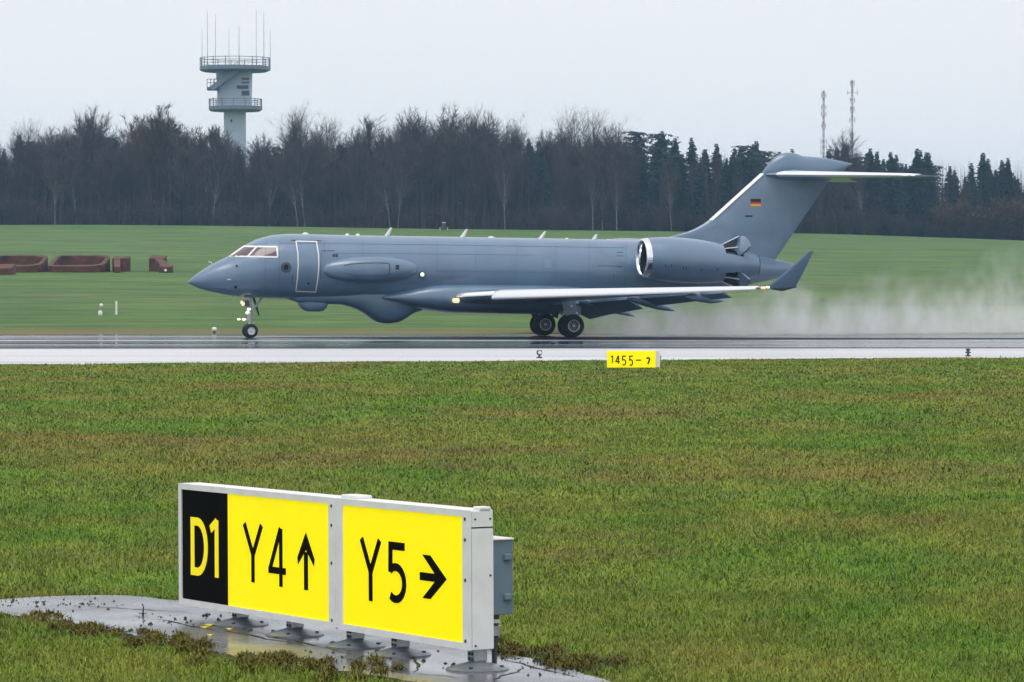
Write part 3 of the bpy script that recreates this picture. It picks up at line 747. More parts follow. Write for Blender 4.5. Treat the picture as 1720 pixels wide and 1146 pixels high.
# ================================================================== THE AIRCRAFT  (local x aft, y to starboard, z up; origin on the ground between the main wheels)
PSI = R(16.3)
AC = on_ground(937, 565.5); AC.z = 0.012
jet = empty('jet_aircraft', AC, PSI)
tag(jet, 'blue-grey twin-engine military business jet rolling on the wet runway', 'aircraft')
_cp, _sp = math.cos(PSI), math.sin(PSI)
def air(px, py, y):                      # the sight line through a pixel cut with the plane y = const of the aircraft
    r = ray(px, py); a = -_sp * r[0] + _cp * r[1]; b = _sp * AC.x - _cp * AC.y
    t = (y - b) / a; X, Y, Z = r[0] * t - AC.x, r[1] * t - AC.y, CAM_H + r[2] * t
    return Vector((_cp * X + _sp * Y, y, Z - AC.z))
def xz(px, py, y=0.0): v = air(px, py, y); return (v.x, v.z)
TOP = [xz(*p) for p in [(316.5, 473.6), (318.5, 470.5), (322, 467.3), (329, 461.5), (338, 455.3), (348, 449), (363, 440.6), (384.5, 430), (411, 412.8), (434, 401.2), (463, 394.5), (492, 393), (560, 394.7), (700, 397), (860, 399.7),
                        (1068, 403.5), (1130, 406), (1200, 414), (1250, 424), (1303, 436), (1338, 445), (1345, 450)]]
BOT = [xz(*p) for p in [(316.5, 475.0), (318.5, 477), (322, 479), (338, 486), (357.6, 491), (388, 497), (419, 500.3), (484, 502), (700, 504.5), (860, 507), (1000, 508), (1068, 506), (1130, 500), (1200, 490.5), (1245, 481),
                        (1297, 470), (1338, 459), (1345, 455)]]
WID = [(-15.9, 1.0), (-14.2, 1.04), (-13.2, 1.08), (-12.3, 1.03), (-11.5, 1.0), (4, 1.0), (11, .92)]
X0, X1 = TOP[0][0] + .002, TOP[-1][0]
def fus(x):
    zt, zb = smooth_tab(TOP, x), smooth_tab(BOT, x); b = max(.004, (zt - zb) / 2)
    return (zt + zb) / 2, b, b * lerp_tab(WID, x)
def skin_y(x, z):
    zc, b, a = fus(x); return -a * math.sqrt(max(0.0, 1 - min(1, ((z - zc) / b) ** 2)))
def on_skin(px, py, off=0.006):          # point of the port skin seen at a pixel
    y = -1.0
    for k in range(14): v = air(px, py, y); y = .5 * y + .5 * skin_y(v.x, v.z)
    v = air(px, py, y); zc, b, a = fus(v.x)
    n = Vector((0, v.y / (a * a), (v.z - zc) / (b * b)))
    if n.length < 1e-6: n = Vector((0, -1, 0))
    return Vector((v.x, v.y, v.z)) + n.normalized() * off
NS = 56
stations = sorted(set([X0 + (X1 - X0) * (1 - math.cos(math.pi * k / 90)) / 2 for k in range(91)] + [X0 + .03, X0 + .08, X0 + .15, X0 + .25, X0 + .4]))
mb = MB()
mb.loft([[(x, fus(x)[2] * math.cos(2 * math.pi * k / NS), fus(x)[0] + fus(x)[1] * math.sin(2 * math.pi * k / NS)) for k in range(NS)] for x in stations])
fuselage = mb.build('fuselage', M['paint'], jet, True, 60)

def skin_quad(name, corners, m, parent, n=8, off=0.006, mirror=False, thick=0):
    mb = MB(); a, b, c, d = corners; vs = []
    for i in range(n + 1):
        for j in range(n + 1):
            u, v = i / n, j / n
            px = (a[0] * (1 - u) + b[0] * u) * (1 - v) + (d[0] * (1 - u) + c[0] * u) * v
            py = (a[1] * (1 - u) + b[1] * u) * (1 - v) + (d[1] * (1 - u) + c[1] * u) * v
            p = on_skin(px, py, off); vs.append((p.x, -p.y if mirror else p.y, p.z))
    mb.add(vs, [(i * (n + 1) + j, i * (n + 1) + j + 1, (i + 1) * (n + 1) + j + 1, (i + 1) * (n + 1) + j) for i in range(n) for j in range(n)])
    return mb.build(name, m, parent, True)
def skin_line(name, pts, w, m, parent, closed=False, off=0.008, mirror=False, sub=8):
    P = []; q = list(pts) + ([pts[0]] if closed else [])
    for a, b in zip(q, q[1:]):
        for k in range(sub): P.append((a[0] + (b[0] - a[0]) * k / sub, a[1] + (b[1] - a[1]) * k / sub))
    if not closed: P.append(q[-1])
    n = len(P); vs = []
    for i, p in enumerate(P):
        a, b = (P[i - 1], P[(i + 1) % n]) if closed else (P[max(i - 1, 0)], P[min(i + 1, n - 1)])
        dx, dy = b[0] - a[0], b[1] - a[1]; L = math.hypot(dx, dy) or 1; nx_, ny_ = -dy / L * w / 2, dx / L * w / 2
        for s in (-1, 1):
            v = on_skin(p[0] + s * nx_, p[1] + s * ny_, off); vs.append((v.x, -v.y if mirror else v.y, v.z))
    mb = MB(); mb.add(vs, [(2 * i, 2 * i + 1, 2 * ((i + 1) % n) + 1, 2 * ((i + 1) % n)) for i in range(n if closed else n - 1)])
    return mb.build(name, m, parent, True)
# windscreen and side window
for mir in (False, True):
    wf = skin_line('window_frame', [(386, 430.8), (409.5, 414.3), (465, 415), (466.5, 432)], 2.6, M['white'], fuselage, True, .012, mir)
    skin_line('window_frame', [(416.5, 430.5), (430.5, 415.5)], 2.6, M['white'], fuselage, False, .012, mir)
    skin_quad('windscreen_pane', [(388, 430.2), (410, 415.2), (429.5, 415.6), (415.5, 430.4)], M['glass'], fuselage, 8, .007, mir)
    skin_quad('side_window_pane', [(417.5, 430.6), (431.5, 415.8), (464.2, 416), (465.2, 431)], M['glass'], fuselage, 8, .007, mir)
skin_line('door_outline', [(497, 405.2), (500.2, 425), (500.8, 445), (499.5, 468), (496.8, 489.2), (530, 490.5), (533.5, 470), (535.4, 448), (535, 428), (531.5, 406)], 1.9, M['white'], fuselage, True, .009)
skin_line('door_hinge', [(489, 403.8), (540, 405)], 1.2, M['paint_dark'], fuselage, False, .009)
def skin_disc(name, px, py, r, m, off=.009, r_in=0.0, n=20):
    mb = MB(); vs = [on_skin(px + r * math.cos(2 * math.pi * k / n), py + r * math.sin(2 * math.pi * k / n), off) for k in range(n)]
    if r_in > 0:
        vs += [on_skin(px + r_in * math.cos(2 * math.pi * k / n), py + r_in * math.sin(2 * math.pi * k / n), off) for k in range(n)]
        mb.add(vs, [(k, (k + 1) % n, (k + 1) % n + n, k + n) for k in range(n)])
    else: mb.add(vs, [tuple(range(n))])
    return mb.build(name, m, fuselage)
skin_disc('porthole_rim', 480.5, 449.5, 8.6, M['paint_dark'], .010, 7.2); skin_disc('porthole_ring', 480.5, 449.5, 6.2, M['paint_dark'], .010, 5.0); skin_disc('porthole', 480.5, 449.2, 4.4, M['black'], .012)
for px, py, r in [(397.5, 447, 1.9), (395.8, 482.5, 2.6), (518, 476.2, 1.8), (584, 475, 1.0), (381, 460, .8)]: skin_disc('sensor_port', px, py, r, M['black'], .009)
for x0, x1, py in [(381.5, 388, 469.5)]: skin_line('probe_mark', [(x0, py), (x1, py)], 1.4, M['white'], fuselage)
for q in [[(540, 421.5), (562.5, 421.5)], [(491.5, 462), (490.5, 478)], [(1004, 446.6), (1046, 447.8)], [(1036, 424), (1047, 424)], [(1036, 430), (1047, 430)], [(1031, 461), (1031, 468)], [(539.5, 422), (538.5, 470)]]:
    skin_line('panel_line', q, .7, M['paint_dark'], fuselage)
for px in (447, 470, 545, 610, 735, 800, 868, 935, 990, 1052):
    skin_line('panel_seam', [(px, 402 + .012 * (px - 447)), (px - 1, 430), (px - 1.5, 460 if 560 < px < 1000 else 486)], .42, M['seam'], fuselage)
for q in [[(470, 408.5), (560, 409.5), (700, 411), (860, 413.5), (1050, 416.5)], [(560, 425.5), (700, 426.5), (900, 429)], [(735, 455), (860, 457), (1000, 459)]]: skin_line('panel_seam', q, .42, M['seam'], fuselage)
for px in (560.5, 565.5): skin_quad('drain_vent', [(px - 2, 427), (px + 2, 427), (px + 2.4, 432), (px - 2, 432)], M['paint_dark'], fuselage, 2)
skin_quad('faded_emblem', [(914, 436), (926, 436), (926.5, 450), (914.5, 450)], M['paint_light'], fuselage, 4)
# blade antennas and little domes on the spine
for px, py, dx, h in [(648, 396.3, 11, 14), (775, 398.3, 11, 13.5), (906, 401, 12, 12.5), (996, 402.6, 8, 9.5)]:
    a, b = air(px - 4.2, py, 0), air(px + 5.2, py, 0); t = air(px + dx, py - h, 0); t0 = air(px + dx - 3.8, py - h + .5, 0); mb = MB()
    pr = lambda c0, c1, w: [(c0.x, 0, c0.z), ((c0.x + c1.x) / 2, w, (c0.z + c1.z) / 2), (c1.x, 0, c1.z), ((c0.x + c1.x) / 2, -w, (c0.z + c1.z) / 2)]
    a.z -= .05; b.z -= .05
    mb.loft([pr(a, b, .05), pr(t0, t, .02)]); mb.build('blade_antenna', M['white'], fuselage)
for px, py, r in [(513, 393, .09), (583, 394.7, .06), (601, 395, .06), (952, 402, .05), (825, 399.5, .10)]:
    v = air(px, py, 0); mb = MB(); mb.lathe([(r * 1.6, -.03), (r * 1.4, .02), (r * .8, .05), (0, .06)], 'z', 10, v); mb.build('dome_antenna', M['white'], fuselage, True)
for px, py in [(355.5, 443.5), (389, 496)]:
    v = air(px, py, 0); mb = MB(); s_ = 1 if py < 460 else -1
    mb.tube([(v.x, -.05, v.z - .03 * s_), (v.x - .02, -.06, v.z + .07 * s_), (v.x - .14, -.06, v.z + .09 * s_)], .018, 6); mb.build('pitot_probe', M['white'], fuselage)

# side blister with inset panel
def blister(sgn):
    mb = MB(); cx, cz, L, hh = -8.46, 2.82, 2.10, .545; n = 40; rings = []
    for i in range(n + 1):
        u = -1 + 2 * i / n; uu = math.copysign(abs(u) ** .92, u); k = (1 - abs(uu) ** 2.25) ** .5 if abs(uu) < 1 else 0.0
        hz, hy = max(.002, hh * k), max(.002, 0.62 * k); y0 = skin_y(cx + u * L, cz) + .16; ring = []
        for j in range(28):
            t = 2 * math.pi * j / 28; ring.append((cx + u * L, sgn * -(y0 - hy * math.copysign(abs(math.cos(t)) ** .8, math.cos(t))), cz + hz * math.copysign(abs(math.sin(t)) ** .85, math.sin(t)) + .02 * u))
        rings.append([(x, -y if True else y, z) for x, y, z in ring])
    mb.loft(rings); return mb.build('side_blister', M['paint'], jet, True, 60), cx, cz
bl, bx, bz = blister(1); blister(-1)
def bl_y(x, z):
    u = (x - bx) / 2.10; u = math.copysign(abs(u) ** .92, u); k = math.sqrt(max(0, 1 - abs(u) ** 2.25)); s_ = min(1, abs((z - bz - .02 * u) / max(.01, .545 * k))) ** (1 / .85)
    return skin_y(x, bz) + .16 - 0.62 * k * math.sqrt(max(0, 1 - s_ * s_)) ** .8
def bl_pt(px, py, off=.012):
    y = -1.6
    for k in range(12): v = air(px, py, y); y = .5 * y + .5 * bl_y(v.x, v.z)
    v = air(px, py, y); v.y -= off; return v
def bl_line(name, pts, w, m):
    P = []
    for a, b in zip(pts, pts[1:]):
        for k in range(6): P.append((a[0] + (b[0] - a[0]) * k / 6, a[1] + (b[1] - a[1]) * k / 6))
    P.append(pts[-1]); vs = []
    for i, p in enumerate(P):
        a, b = P[max(i - 1, 0)], P[min(i + 1, len(P) - 1)]; dx, dy = b[0] - a[0], b[1] - a[1]; L = math.hypot(dx, dy) or 1
        for s in (-1, 1): vs.append(bl_pt(p[0] - s * dy / L * w / 2, p[1] + s * dx / L * w / 2))
    mb = MB(); mb.add(vs, [(2 * i, 2 * i + 1, 2 * i + 3, 2 * i + 2) for i in range(len(P) - 1)]); mb.build(name, m, bl, True)
bl_line('panel_seam', [(578, 446), (590, 443.5), (610, 442), (640, 441.7), (652, 442.2), (654.5, 444.5), (654.8, 459)], .9, M['paint_dark'])
bl_line('panel_seam', [(654.8, 459), (648, 463), (610, 464), (590, 462.5), (578, 458)], .6, M['paint_dark'])
for py in (447.0, 451.2):
    bl_line('vent_slot', [(664.5, py), (670.5, py)], 3.0, M['black'])
v = on_skin(708.5, 461, .05); mb = MB(); mb.lathe([(0, -.03), (.10, -.03), (.13, .03), (.13, .06)], 'y', 14, (v.x, v.y, v.z)); mb.build('lamp_bezel', M['paint_dark'], fuselage, True)
mb = MB(); mb.lathe([(0, -.10), (.055, -.085), (.085, -.035), (0, -.034)], 'y', 14, (v.x, v.y, v.z)); mb.build('logo_lamp', M['lamp_white'], fuselage, True)

# belly canoe with its two radomes
def belly_loft(name, prof, wid, top, n=40, pw=.62):
    mb = MB(); xs_ = [prof[0][0] + (prof[-1][0] - prof[0][0]) * i / n for i in range(n + 1)]; rings = []
    for x in xs_:
        zb = smooth_tab(prof, x); w = smooth_tab(wid, x); ring = []
        for j in range(25):
            t = math.pi * j / 24; ring.append((x, -w * math.copysign(abs(math.cos(t)) ** pw, math.cos(t)), top - (top - zb) * abs(math.sin(t)) ** pw))
        rings.append(ring)
    mb.loft(rings); return mb.build(name, M['paint'], jet, True, 60)
canoe = belly_loft('belly_canoe', [(-11.9, 1.66), (-11.5, 1.53), (-11.06, 1.40), (-10.03, 1.37), (-9.5, 1.36), (-9.0, 1.25), (-8.48, 1.02), (-8.15, .78), (-7.85, .62), (-7.45, .565), (-7.05, .60), (-6.7, .74), (-6.36, .96), (-5.9, 1.10), (-4.6, 1.2)],
                   [(-11.9, .12), (-11.3, .45), (-10, .55), (-9, .66), (-8, .82), (-7.4, .86), (-6.7, .78), (-5.5, .55), (-4.6, .4)], 1.78, 60, .75)
mb = MB(); rings = []
for x, w, zb in [(-11.22, .10, 1.34), (-11.08, .30, 1.20), (-10.95, .36, 1.11), (-10.8, .38, 1.07), (-10.35, .38, 1.065), (-10.18, .36, 1.10), (-10.06, .30, 1.20), (-9.98, .2, 1.36)]:
    rings.append([(x, -w * math.copysign(abs(math.cos(math.pi * j / 16)) ** .6, math.cos(math.pi * j / 16)), 1.55 - (1.55 - zb) * abs(math.sin(math.pi * j / 16)) ** .6) for j in range(17)])
mb.loft(rings); mb.build('belly_radome', M['paint'], jet, True, 50)

# wing-to-body fairing
FT = [xz(*p, -1.3) for p in [(640, 499), (668, 490), (700, 481), (728, 474.5), (760, 472), (830, 472), (900, 473), (958, 475.5), (1000, 482), (1050, 488), (1100, 492)]]
FB = [xz(*p, -.6) for p in [(640, 503), (668, 511), (700, 518.5), (728, 523), (760, 526.3), (830, 527.6), (880, 528.2), (930, 528), (990, 522), (1050, 513), (1100, 504)]]
FW = [(FT[0][0], 1.02), (FT[1][0], 1.20), (FT[2][0], 1.36), (FT[3][0], 1.46), (FT[4][0], 1.52), (2, 1.52), (4.3, 1.2)]
mb = MB(); rings = []; xa, xb = max(FT[0][0], FB[0][0]), min(FT[-1][0], FB[-1][0])
for i in range(46):
    x = xa + (xb - xa) * i / 45; zt, zb, w = smooth_tab(FT, x), smooth_tab(FB, x), smooth_tab(FW, x); zc, hb = (zt + zb) / 2, (zt - zb) / 2
    rings.append([(x, w * math.copysign(abs(math.cos(2 * math.pi * j / 40)) ** .72, math.cos(2 * math.pi * j / 40)), zc + hb * math.copysign(abs(math.sin(2 * math.pi * j / 40)) ** .8, math.sin(2 * math.pi * j / 40))) for j in range(40)])
mb.loft(rings); fairing = mb.build('wing_fairing', M['paint'], jet, True, 60)

# ---------------- wings
LE = [(1.0, -5.3, 1.66), (1.9, -4.62, 1.70), (2.6, -3.62, 1.76), (5.5, -1.45, 1.84), (9.0, 1.20, 1.95), (12.0, 3.42, 2.05), (13.55, 4.40, 2.10)]     # span, x, z
TE = [(1.0, .75, 1.45), (1.6, .90, 1.48), (5.5, 1.95, 1.70), (9.0, 3.45, 1.90), (12.0, 4.80, 2.05), (13.55, 5.52, 2.12)]
def wing_row(s):
    return lerp_tab([(a, b) for a, b, c in LE], s), lerp_tab([(a, c) for a, b, c in LE], s), lerp_tab([(a, b) for a, b, c in TE], s), lerp_tab([(a, c) for a, b, c in TE], s)
def foil(s, c0, c1, tc=.105, n=14, rot=0.0, hinge=None):
    xl, zl, xt, zt = wing_row(s); c = xt - xl; up, lo = [], []
    for i in range(n + 1):
        f = c0 + (c1 - c0) * (1 - math.cos(math.pi * i / n)) / 2
        th_ = 5 * tc * (.2969 * math.sqrt(f) - .126 * f - .3516 * f * f + .2843 * f ** 3 - .1036 * f ** 4); base = zl + (zt - zl) * f; cam_ = .018 * math.sin(math.pi * f)
        up.append((xl + c * f, base + c * (cam_ + th_ * .85))); lo.append((xl + c * f, base + c * (cam_ - th_)))
    pts = up + lo[::-1]
    if rot:
        hx, hz = hinge; ca, sa = math.cos(rot), math.sin(rot)
        pts = [(hx + (x - hx) * ca + (z - hz) * sa, hz - (x - hx) * sa + (z - hz) * ca) for x, z in pts]
    return pts
def wing(sg):
    """sg = -1 port (camera side), +1 starboard"""
    rows = [1.0, 1.9, 2.6, 4, 5.5, 7.2, 9, 10.5, 12, 13, 13.55]
    mb = MB(); mb.loft([[(x, sg * s, z) for x, z in foil(s, 0.0, .74 if s < 10.4 else .76, .115 - .002 * s)] for s in rows])
    w = mb.build('wing', M['paint'], jet, True, 35)
    # flaps hang down behind the wing, the aileron stays in line
    for s0, s1, rot, dx, dz, nm in [(1.55, 5.35, R(28), .22, -.10, 'flap'), (5.55, 10.2, R(25), .18, -.08, 'flap'), (10.32, 13.4, R(0), .012, 0, 'aileron')]:
        rings = []
        for k in range(7):
            s = s0 + (s1 - s0) * k / 6; xl, zl, xt, zt = wing_row(s); c = xt - xl; hx, hz = xl + .76 * c, zl + (zt - zl) * .76
            rings.append([(x + dx, sg * s, z + dz) for x, z in foil(s, .765, 1.0, .115 - .002 * s, 8, rot, (hx, hz))])
        mb = MB(); mb.loft(rings); mb.build(nm, M['paint'], w, True, 35)
    # raised spoilers on top
    for s0, s1, up in [(3.0, 5.0, R(9)), (5.6, 7.4, R(8)), (7.5, 9.3, R(8))]:
        rings = []
        for s in (s0, s1):
            xl, zl, xt, zt = wing_row(s); c = xt - xl; xa_, xb_ = xl + .62 * c, xl + .78 * c; z0 = zl + (zt - zl) * .62 + c * .045; L = xb_ - xa_
            rings.append([(xa_, sg * s, z0), (xa_ + L * math.cos(up), sg * s, z0 + L * math.sin(up)), (xa_ + L * math.cos(up), sg * s, z0 + L * math.sin(up) - .03), (xa_, sg * s, z0 - .05)])
        mb = MB(); mb.loft(rings); mb.build('spoiler', M['paint_light'], w)
    # slats, drooped ahead of the leading edge
    def slat(s0, s1, k0, k1, nm, shape):
        rings = []
        for i in range(13):
            s = s0 + (s1 - s0) * i / 12; k = k0 + (k1 - k0) * i / 12; xl, zl, _, _ = wing_row(s)
            rings.append([(xl + a * k, sg * s, zl + b * k) for a, b in shape])
        mb = MB(); mb.loft(rings); return mb.build(nm, M['metal'], w, True, 50)
    SH = [(.50, .27), (.28, .245), (.10, .17), (-.06, .06), (-.15, -.06), (-.165, -.17), (-.12, -.235), (-.06, -.20), (-.02, -.05), (.12, .10), (.30, .19)]
    slat(2.70, 13.05, .86, .31, 'slat', SH)
    slat(1.62, 2.62, .78, .80, 'inner_leading_edge', [(.42, .24), (.2, .22), (.02, .15), (-.08, .05), (-.06, -.02), (.04, .02), (.2, .12)])
    # landing lamp in the wing root, wingtip lamp
    v0 = air(767, 505.2, -1.78) if sg < 0 else None
    x_, z_ = (v0.x, v0.z) if v0 else xz(767, 505.2, -1.78)
    mb = MB(); mb.bbox((x_ - .02, sg * 1.74, z_), (.20, .52, .19), .05); mb.build('landing_lamp', M['lamp_warm'], w, True)
    mb = MB(); mb.bbox((4.27, sg * 13.36, 2.09), (.12, .30, .09), .03); mb.build('wingtip_lamp', M['lamp_red'], w, True)
    mb = MB(); mb.bbox((4.40, sg * 13.52, 2.115), (.12, .16, .08), .03); mb.build('wingtip_lamp', M['lamp_white'], w, True)
    # flap track fairings
    for s, xt_, zt_, xs0 in [(3.0, 2.42, .87, .0), (6.0, 3.15, 1.13, 1.1), (9.0, 4.2, 1.55, 2.55)]:
        xl, zl, xt, zt = wing_row(s); z0 = zl + (zt - zl) * .6 - .18; rings = []
        for f, wv, hv in [(0, .02, .03), (.15, .10, .12), (.4, .15, .20), (.65, .14, .20), (.85, .09, .12), (1, .015, .02)]:
            x = xs0 + (xt_ - xs0) * f; z = z0 + (zt_ - z0) * f ** 1.7
            rings.append([(x, sg * (s + wv * math.cos(2 * math.pi * j / 12)), z + hv * math.sin(2 * math.pi * j / 12)) for j in range(12)])
        mb = MB(); mb.loft(rings); mb.build('flap_track_fairing', M['paint'], w, True, 50)
    # winglet
    rings = []
    r0, r1 = Vector((4.30, 13.50, 2.06)), Vector((5.55, 13.50, 2.12)); t0, t1 = air(1357, 423, -14.05), air(1366.5, 421.5, -14.05)
    for f in [0, .03, .1, .25, .5, .75, .94, 1]:
        a = r0.lerp(Vector((t0.x, 14.05, t0.z)), f); b = r1.lerp(Vector((t1.x, 14.05, t1.z)), f ** .85); th_ = .085 * (1 - .75 * f); bow = .18 * (1 - (1 - f) ** 3) - .18 * f
        ring = []
        for j in range(12):
            t = 2 * math.pi * j / 12; u = (1 - math.cos(t)) / 2; p = a.lerp(b, u); ring.append((p.x, sg * (p.y + bow + th_ * math.sin(t) * (1 - .5 * u)), p.z))
        rings.append(ring)
    mb = MB(); mb.loft(rings); mb.build('winglet', M['paint'], w, True, 50)
    mb = MB(); mb.tube([(4.55, sg * 13.5, 2.06), (5.0, sg * 13.5, 2.03), (5.62, sg * 13.5, 2.13)], [.03, .07, .015], 8); mb.build('tip_pod', M['paint_dark'], w, True)
    return w
wing(-1); wing(1)

# ---------------- engines
EX0, EX1, EY = 2.84, 7.95, 2.58
def eng_z(x): return 3.31 - (x - EX0) * .063
PROF = [(2.84, .745), (2.87, .785), (2.96, .815), (3.22, .85), (3.9, .925), (4.7, .945), (5.5, .91), (6.2, .835), (6.6, .775), (7.2, .64), (7.6, .56), (7.93, .47)]
def ring_at(x, r, sg, n=48): return [(x, sg * EY + r * math.cos(2 * math.pi * k / n), eng_z(x) + r * math.sin(2 * math.pi * k / n)) for k in range(n)]
def engine(sg):
    xs_ = [3.08 + (7.93 - 3.08) * i / 46 for i in range(47)]
    def hole(i, j):
        x = (xs_[i] + xs_[i + 1]) / 2; a = (j + .5) / 48 * 360
        a = a if sg < 0 else (540 - a) % 360
        return (6.32 < x < 7.18) and (76 < a < 150 or 208 < a < 284)
    mb = MB(); mb.loft([ring_at(x, smooth_tab(PROF, x), sg) for x in xs_], True, False, hole)
    nac = mb.build('engine_nacelle', M['paint'], jet, True, 50)
    # polished lip wrapping into the intake
    mb = MB(); mb.loft([ring_at(x, r, sg) for x, r in [(3.081, smooth_tab(PROF, 3.08) + .002), (3.02, .827), (2.96, .815), (2.90, .798), (2.86, .772), (2.845, .745), (2.85, .715), (2.88, .69), (2.95, .668), (3.05, .655)]], True, False); mb.build('intake_lip', M['chrome'], nac, True, 80)
    mb = MB(); mb.loft([ring_at(x, r, sg) for x, r in [(3.05, .655), (3.4, .655), (3.85, .67)]], True, False); mb.build('intake_duct', M['paint_dark'], nac, True)
    mb = MB(); mb.loft([ring_at(3.80, .67, sg, 24), ring_at(3.84, .67, sg, 24)]); mb.build('fan_disc', M['black'], nac)
    mb = MB()
    for k in range(20):
        a = 2 * math.pi * k / 20; c0 = (math.cos(a), math.sin(a)); c1 = (math.cos(a + .22), math.sin(a + .22))
        mb.add([(3.66, sg * EY + c0[0] * .17, eng_z(3.7) + c0[1] * .17), (3.66, sg * EY + c0[0] * .65, eng_z(3.7) + c0[1] * .65), (3.78, sg * EY + c1[0] * .65, eng_z(3.7) + c1[1] * .65), (3.78, sg * EY + c1[0] * .17, eng_z(3.7) + c1[1] * .17)], [(0, 1, 2, 3)])
    fan = mb.build('fan', M['rim_dark'], nac)
    mb = MB(); mb.loft([ring_at(x, r, sg, 20) for x, r in [(3.40, .01), (3.46, .07), (3.58, .13), (3.72, .18)]]); mb.build('spinner', M['rim_dark'], nac, True)
    # inside of the reverser bay and jet pipe
    mb = MB(); mb.loft([ring_at(x, r, sg, 32) for x, r in [(6.2, .55), (7.2, .47), (7.85, .43)]]); mb.build('jet_pipe', M['black'], nac, True)
    mb = MB(); mb.loft([ring_at(6.26, r, sg, 32) for r in (.81, .5)], True, False); mb.loft([ring_at(7.24, r, sg, 32) for r in (.62, .45)], True, False); mb.build('bay_wall', M['black'], nac)
    mb = MB(); mb.loft([ring_at(x, r, sg) for x, r in [(7.93, .47), (7.97, .455), (7.97, .43), (7.85, .43)]], True, False); mb.build('nozzle_rim', M['paint_dark'], nac, True)
    # pivot doors standing open above and below, at the aft end of each bay
    for ud, a_lo, a_hi, r_out in ((1, 80, 146, 1.20), (-1, 212, 278, 1.06)):
        pol = lambda x, r, a: (x, sg * (EY - r * math.cos(R(a))), eng_z(x) + r * math.sin(R(a)))
        rings = []
        for f in [0, .12, .4, .7, .92, 1]:
            x = 6.98 + .30 * f; r = .56 + (r_out - .56) * f; ring = []; ins = 4 * f ** 3
            seq = [a_lo + ins + (a_hi - a_lo - 2 * ins) * j / 10 for j in range(11)]
            for a in seq: ring.append(pol(x, r, a))
            for a in seq[::-1]: ring.append(pol(x + .09, r, a))
            rings.append(ring)
        mb = MB(); mb.loft(rings); dr = mb.build('reverser_door', M['paint'], nac, True, 40)
        mb = MB(); mb.loft([[pol(6.42, .74, a_in), pol(7.24, r_out - .03, a_in), pol(7.05, .55, a_in)] for a_in in ((a_lo - 2, a_lo) if ud > 0 else (a_hi, a_hi + 2))]); mb.build('door_cheek', M['paint_dark'], dr)
        mb = MB(); mb.tube([pol(6.40, .765, (a_lo if ud > 0 else a_hi)), pol(7.24, r_out, (a_lo if ud > 0 else a_hi))], .025, 6); mb.build('door_edge', M['gear_white'], dr)
        mb = MB(); mb.tube([pol(6.36, .64, (a_lo + a_hi) / 2), pol(7.05, .74, (a_lo + a_hi) / 2 - 6)], .025, 6); mb.build('door_strut', M['gear_white'], dr)
    # pylon
    rings = []
    for y, x0, x1, t in [(1.0, 3.6, 7.6, .22), (1.4, 3.7, 7.4, .20), (1.75, 3.8, 7.2, .18)]:
        rings.append([((x0 + x1) / 2 - (x1 - x0) / 2 * math.cos(2 * math.pi * j / 20), sg * y, eng_z(5) + .02 + t * math.sin(2 * math.pi * j / 20)) for j in range(20)])
    mb = MB(); mb.loft(rings); mb.build('pylon', M['paint'], nac, True, 60)
    # latch marks
    if sg < 0:
        for px, py, h in [(1118, 446, 7), (1127.5, 446, 4), (1148, 450, 6), (1153, 450, 6), (1178, 452, 7), (1205, 452, 5)]:
            y = -3.2
            for k in range(10):
                v = air(px, py, y); rr = smooth_tab(PROF, v.x); y = .5 * y + .5 * (-EY - math.sqrt(max(0, rr * rr - (v.z - eng_z(v.x)) ** 2)))
            mb = MB(); mb.box((v.x, v.y, v.z), (.04, .03, h * .0245)); mb.build('cowl_latch', M['paint_dark'], nac)
engine(-1); engine(1)

# ---------------- tail
LEF = [(3.0, 4.6), (4.10, 4.75), (4.23, 5.0), (4.33, 5.45), (4.45, 5.85), (4.62, 6.25), (4.91, 6.75), (6.96, 9.13), (7.20, 9.42)]     # z, x
TEF = [(3.0, 9.58), (3.29, 9.80), (6.6, 12.19), (7.20, 12.62)]
mb = MB(); rings = []
for z in [3.0, 3.6, 4.05, 4.2, 4.3, 4.4, 4.55, 4.75, 5.0, 5.5, 6.0, 6.5, 6.96, 7.2]:
    x0, x1 = lerp_tab(LEF, z), lerp_tab(TEF, z); t = .19 - .018 * (z - 4); n = 24; ring = []
    for j in range(n):
        a = 2 * math.pi * j / n; u = (1 - math.cos(a)) / 2; ring.append((x0 + (x1 - x0) * u, t * math.sin(a) * (1.25 - .75 * u) * min(1, .35 + .65 * (z - 3.9) / .8 if z > 3.9 and u < .25 else 1), z))
    rings.append(ring)
mb.loft(rings); fin = mb.build('tail_fin', M['paint'], jet, True, 60)
# bright leading-edge strip
mb = MB(); rings = []
for f in [0, .5, 1]:
    z = 4.93 + (6.94 - 4.93) * f; x = lerp_tab(LEF, z); rings.append([(x - .035, 0, z), (x + .10, -.135, z - .02), (x + .12, 0, z), (x + .10, .135, z - .02)])
mb.loft(rings); mb.build('leading_edge_strip', M['white'], fin)
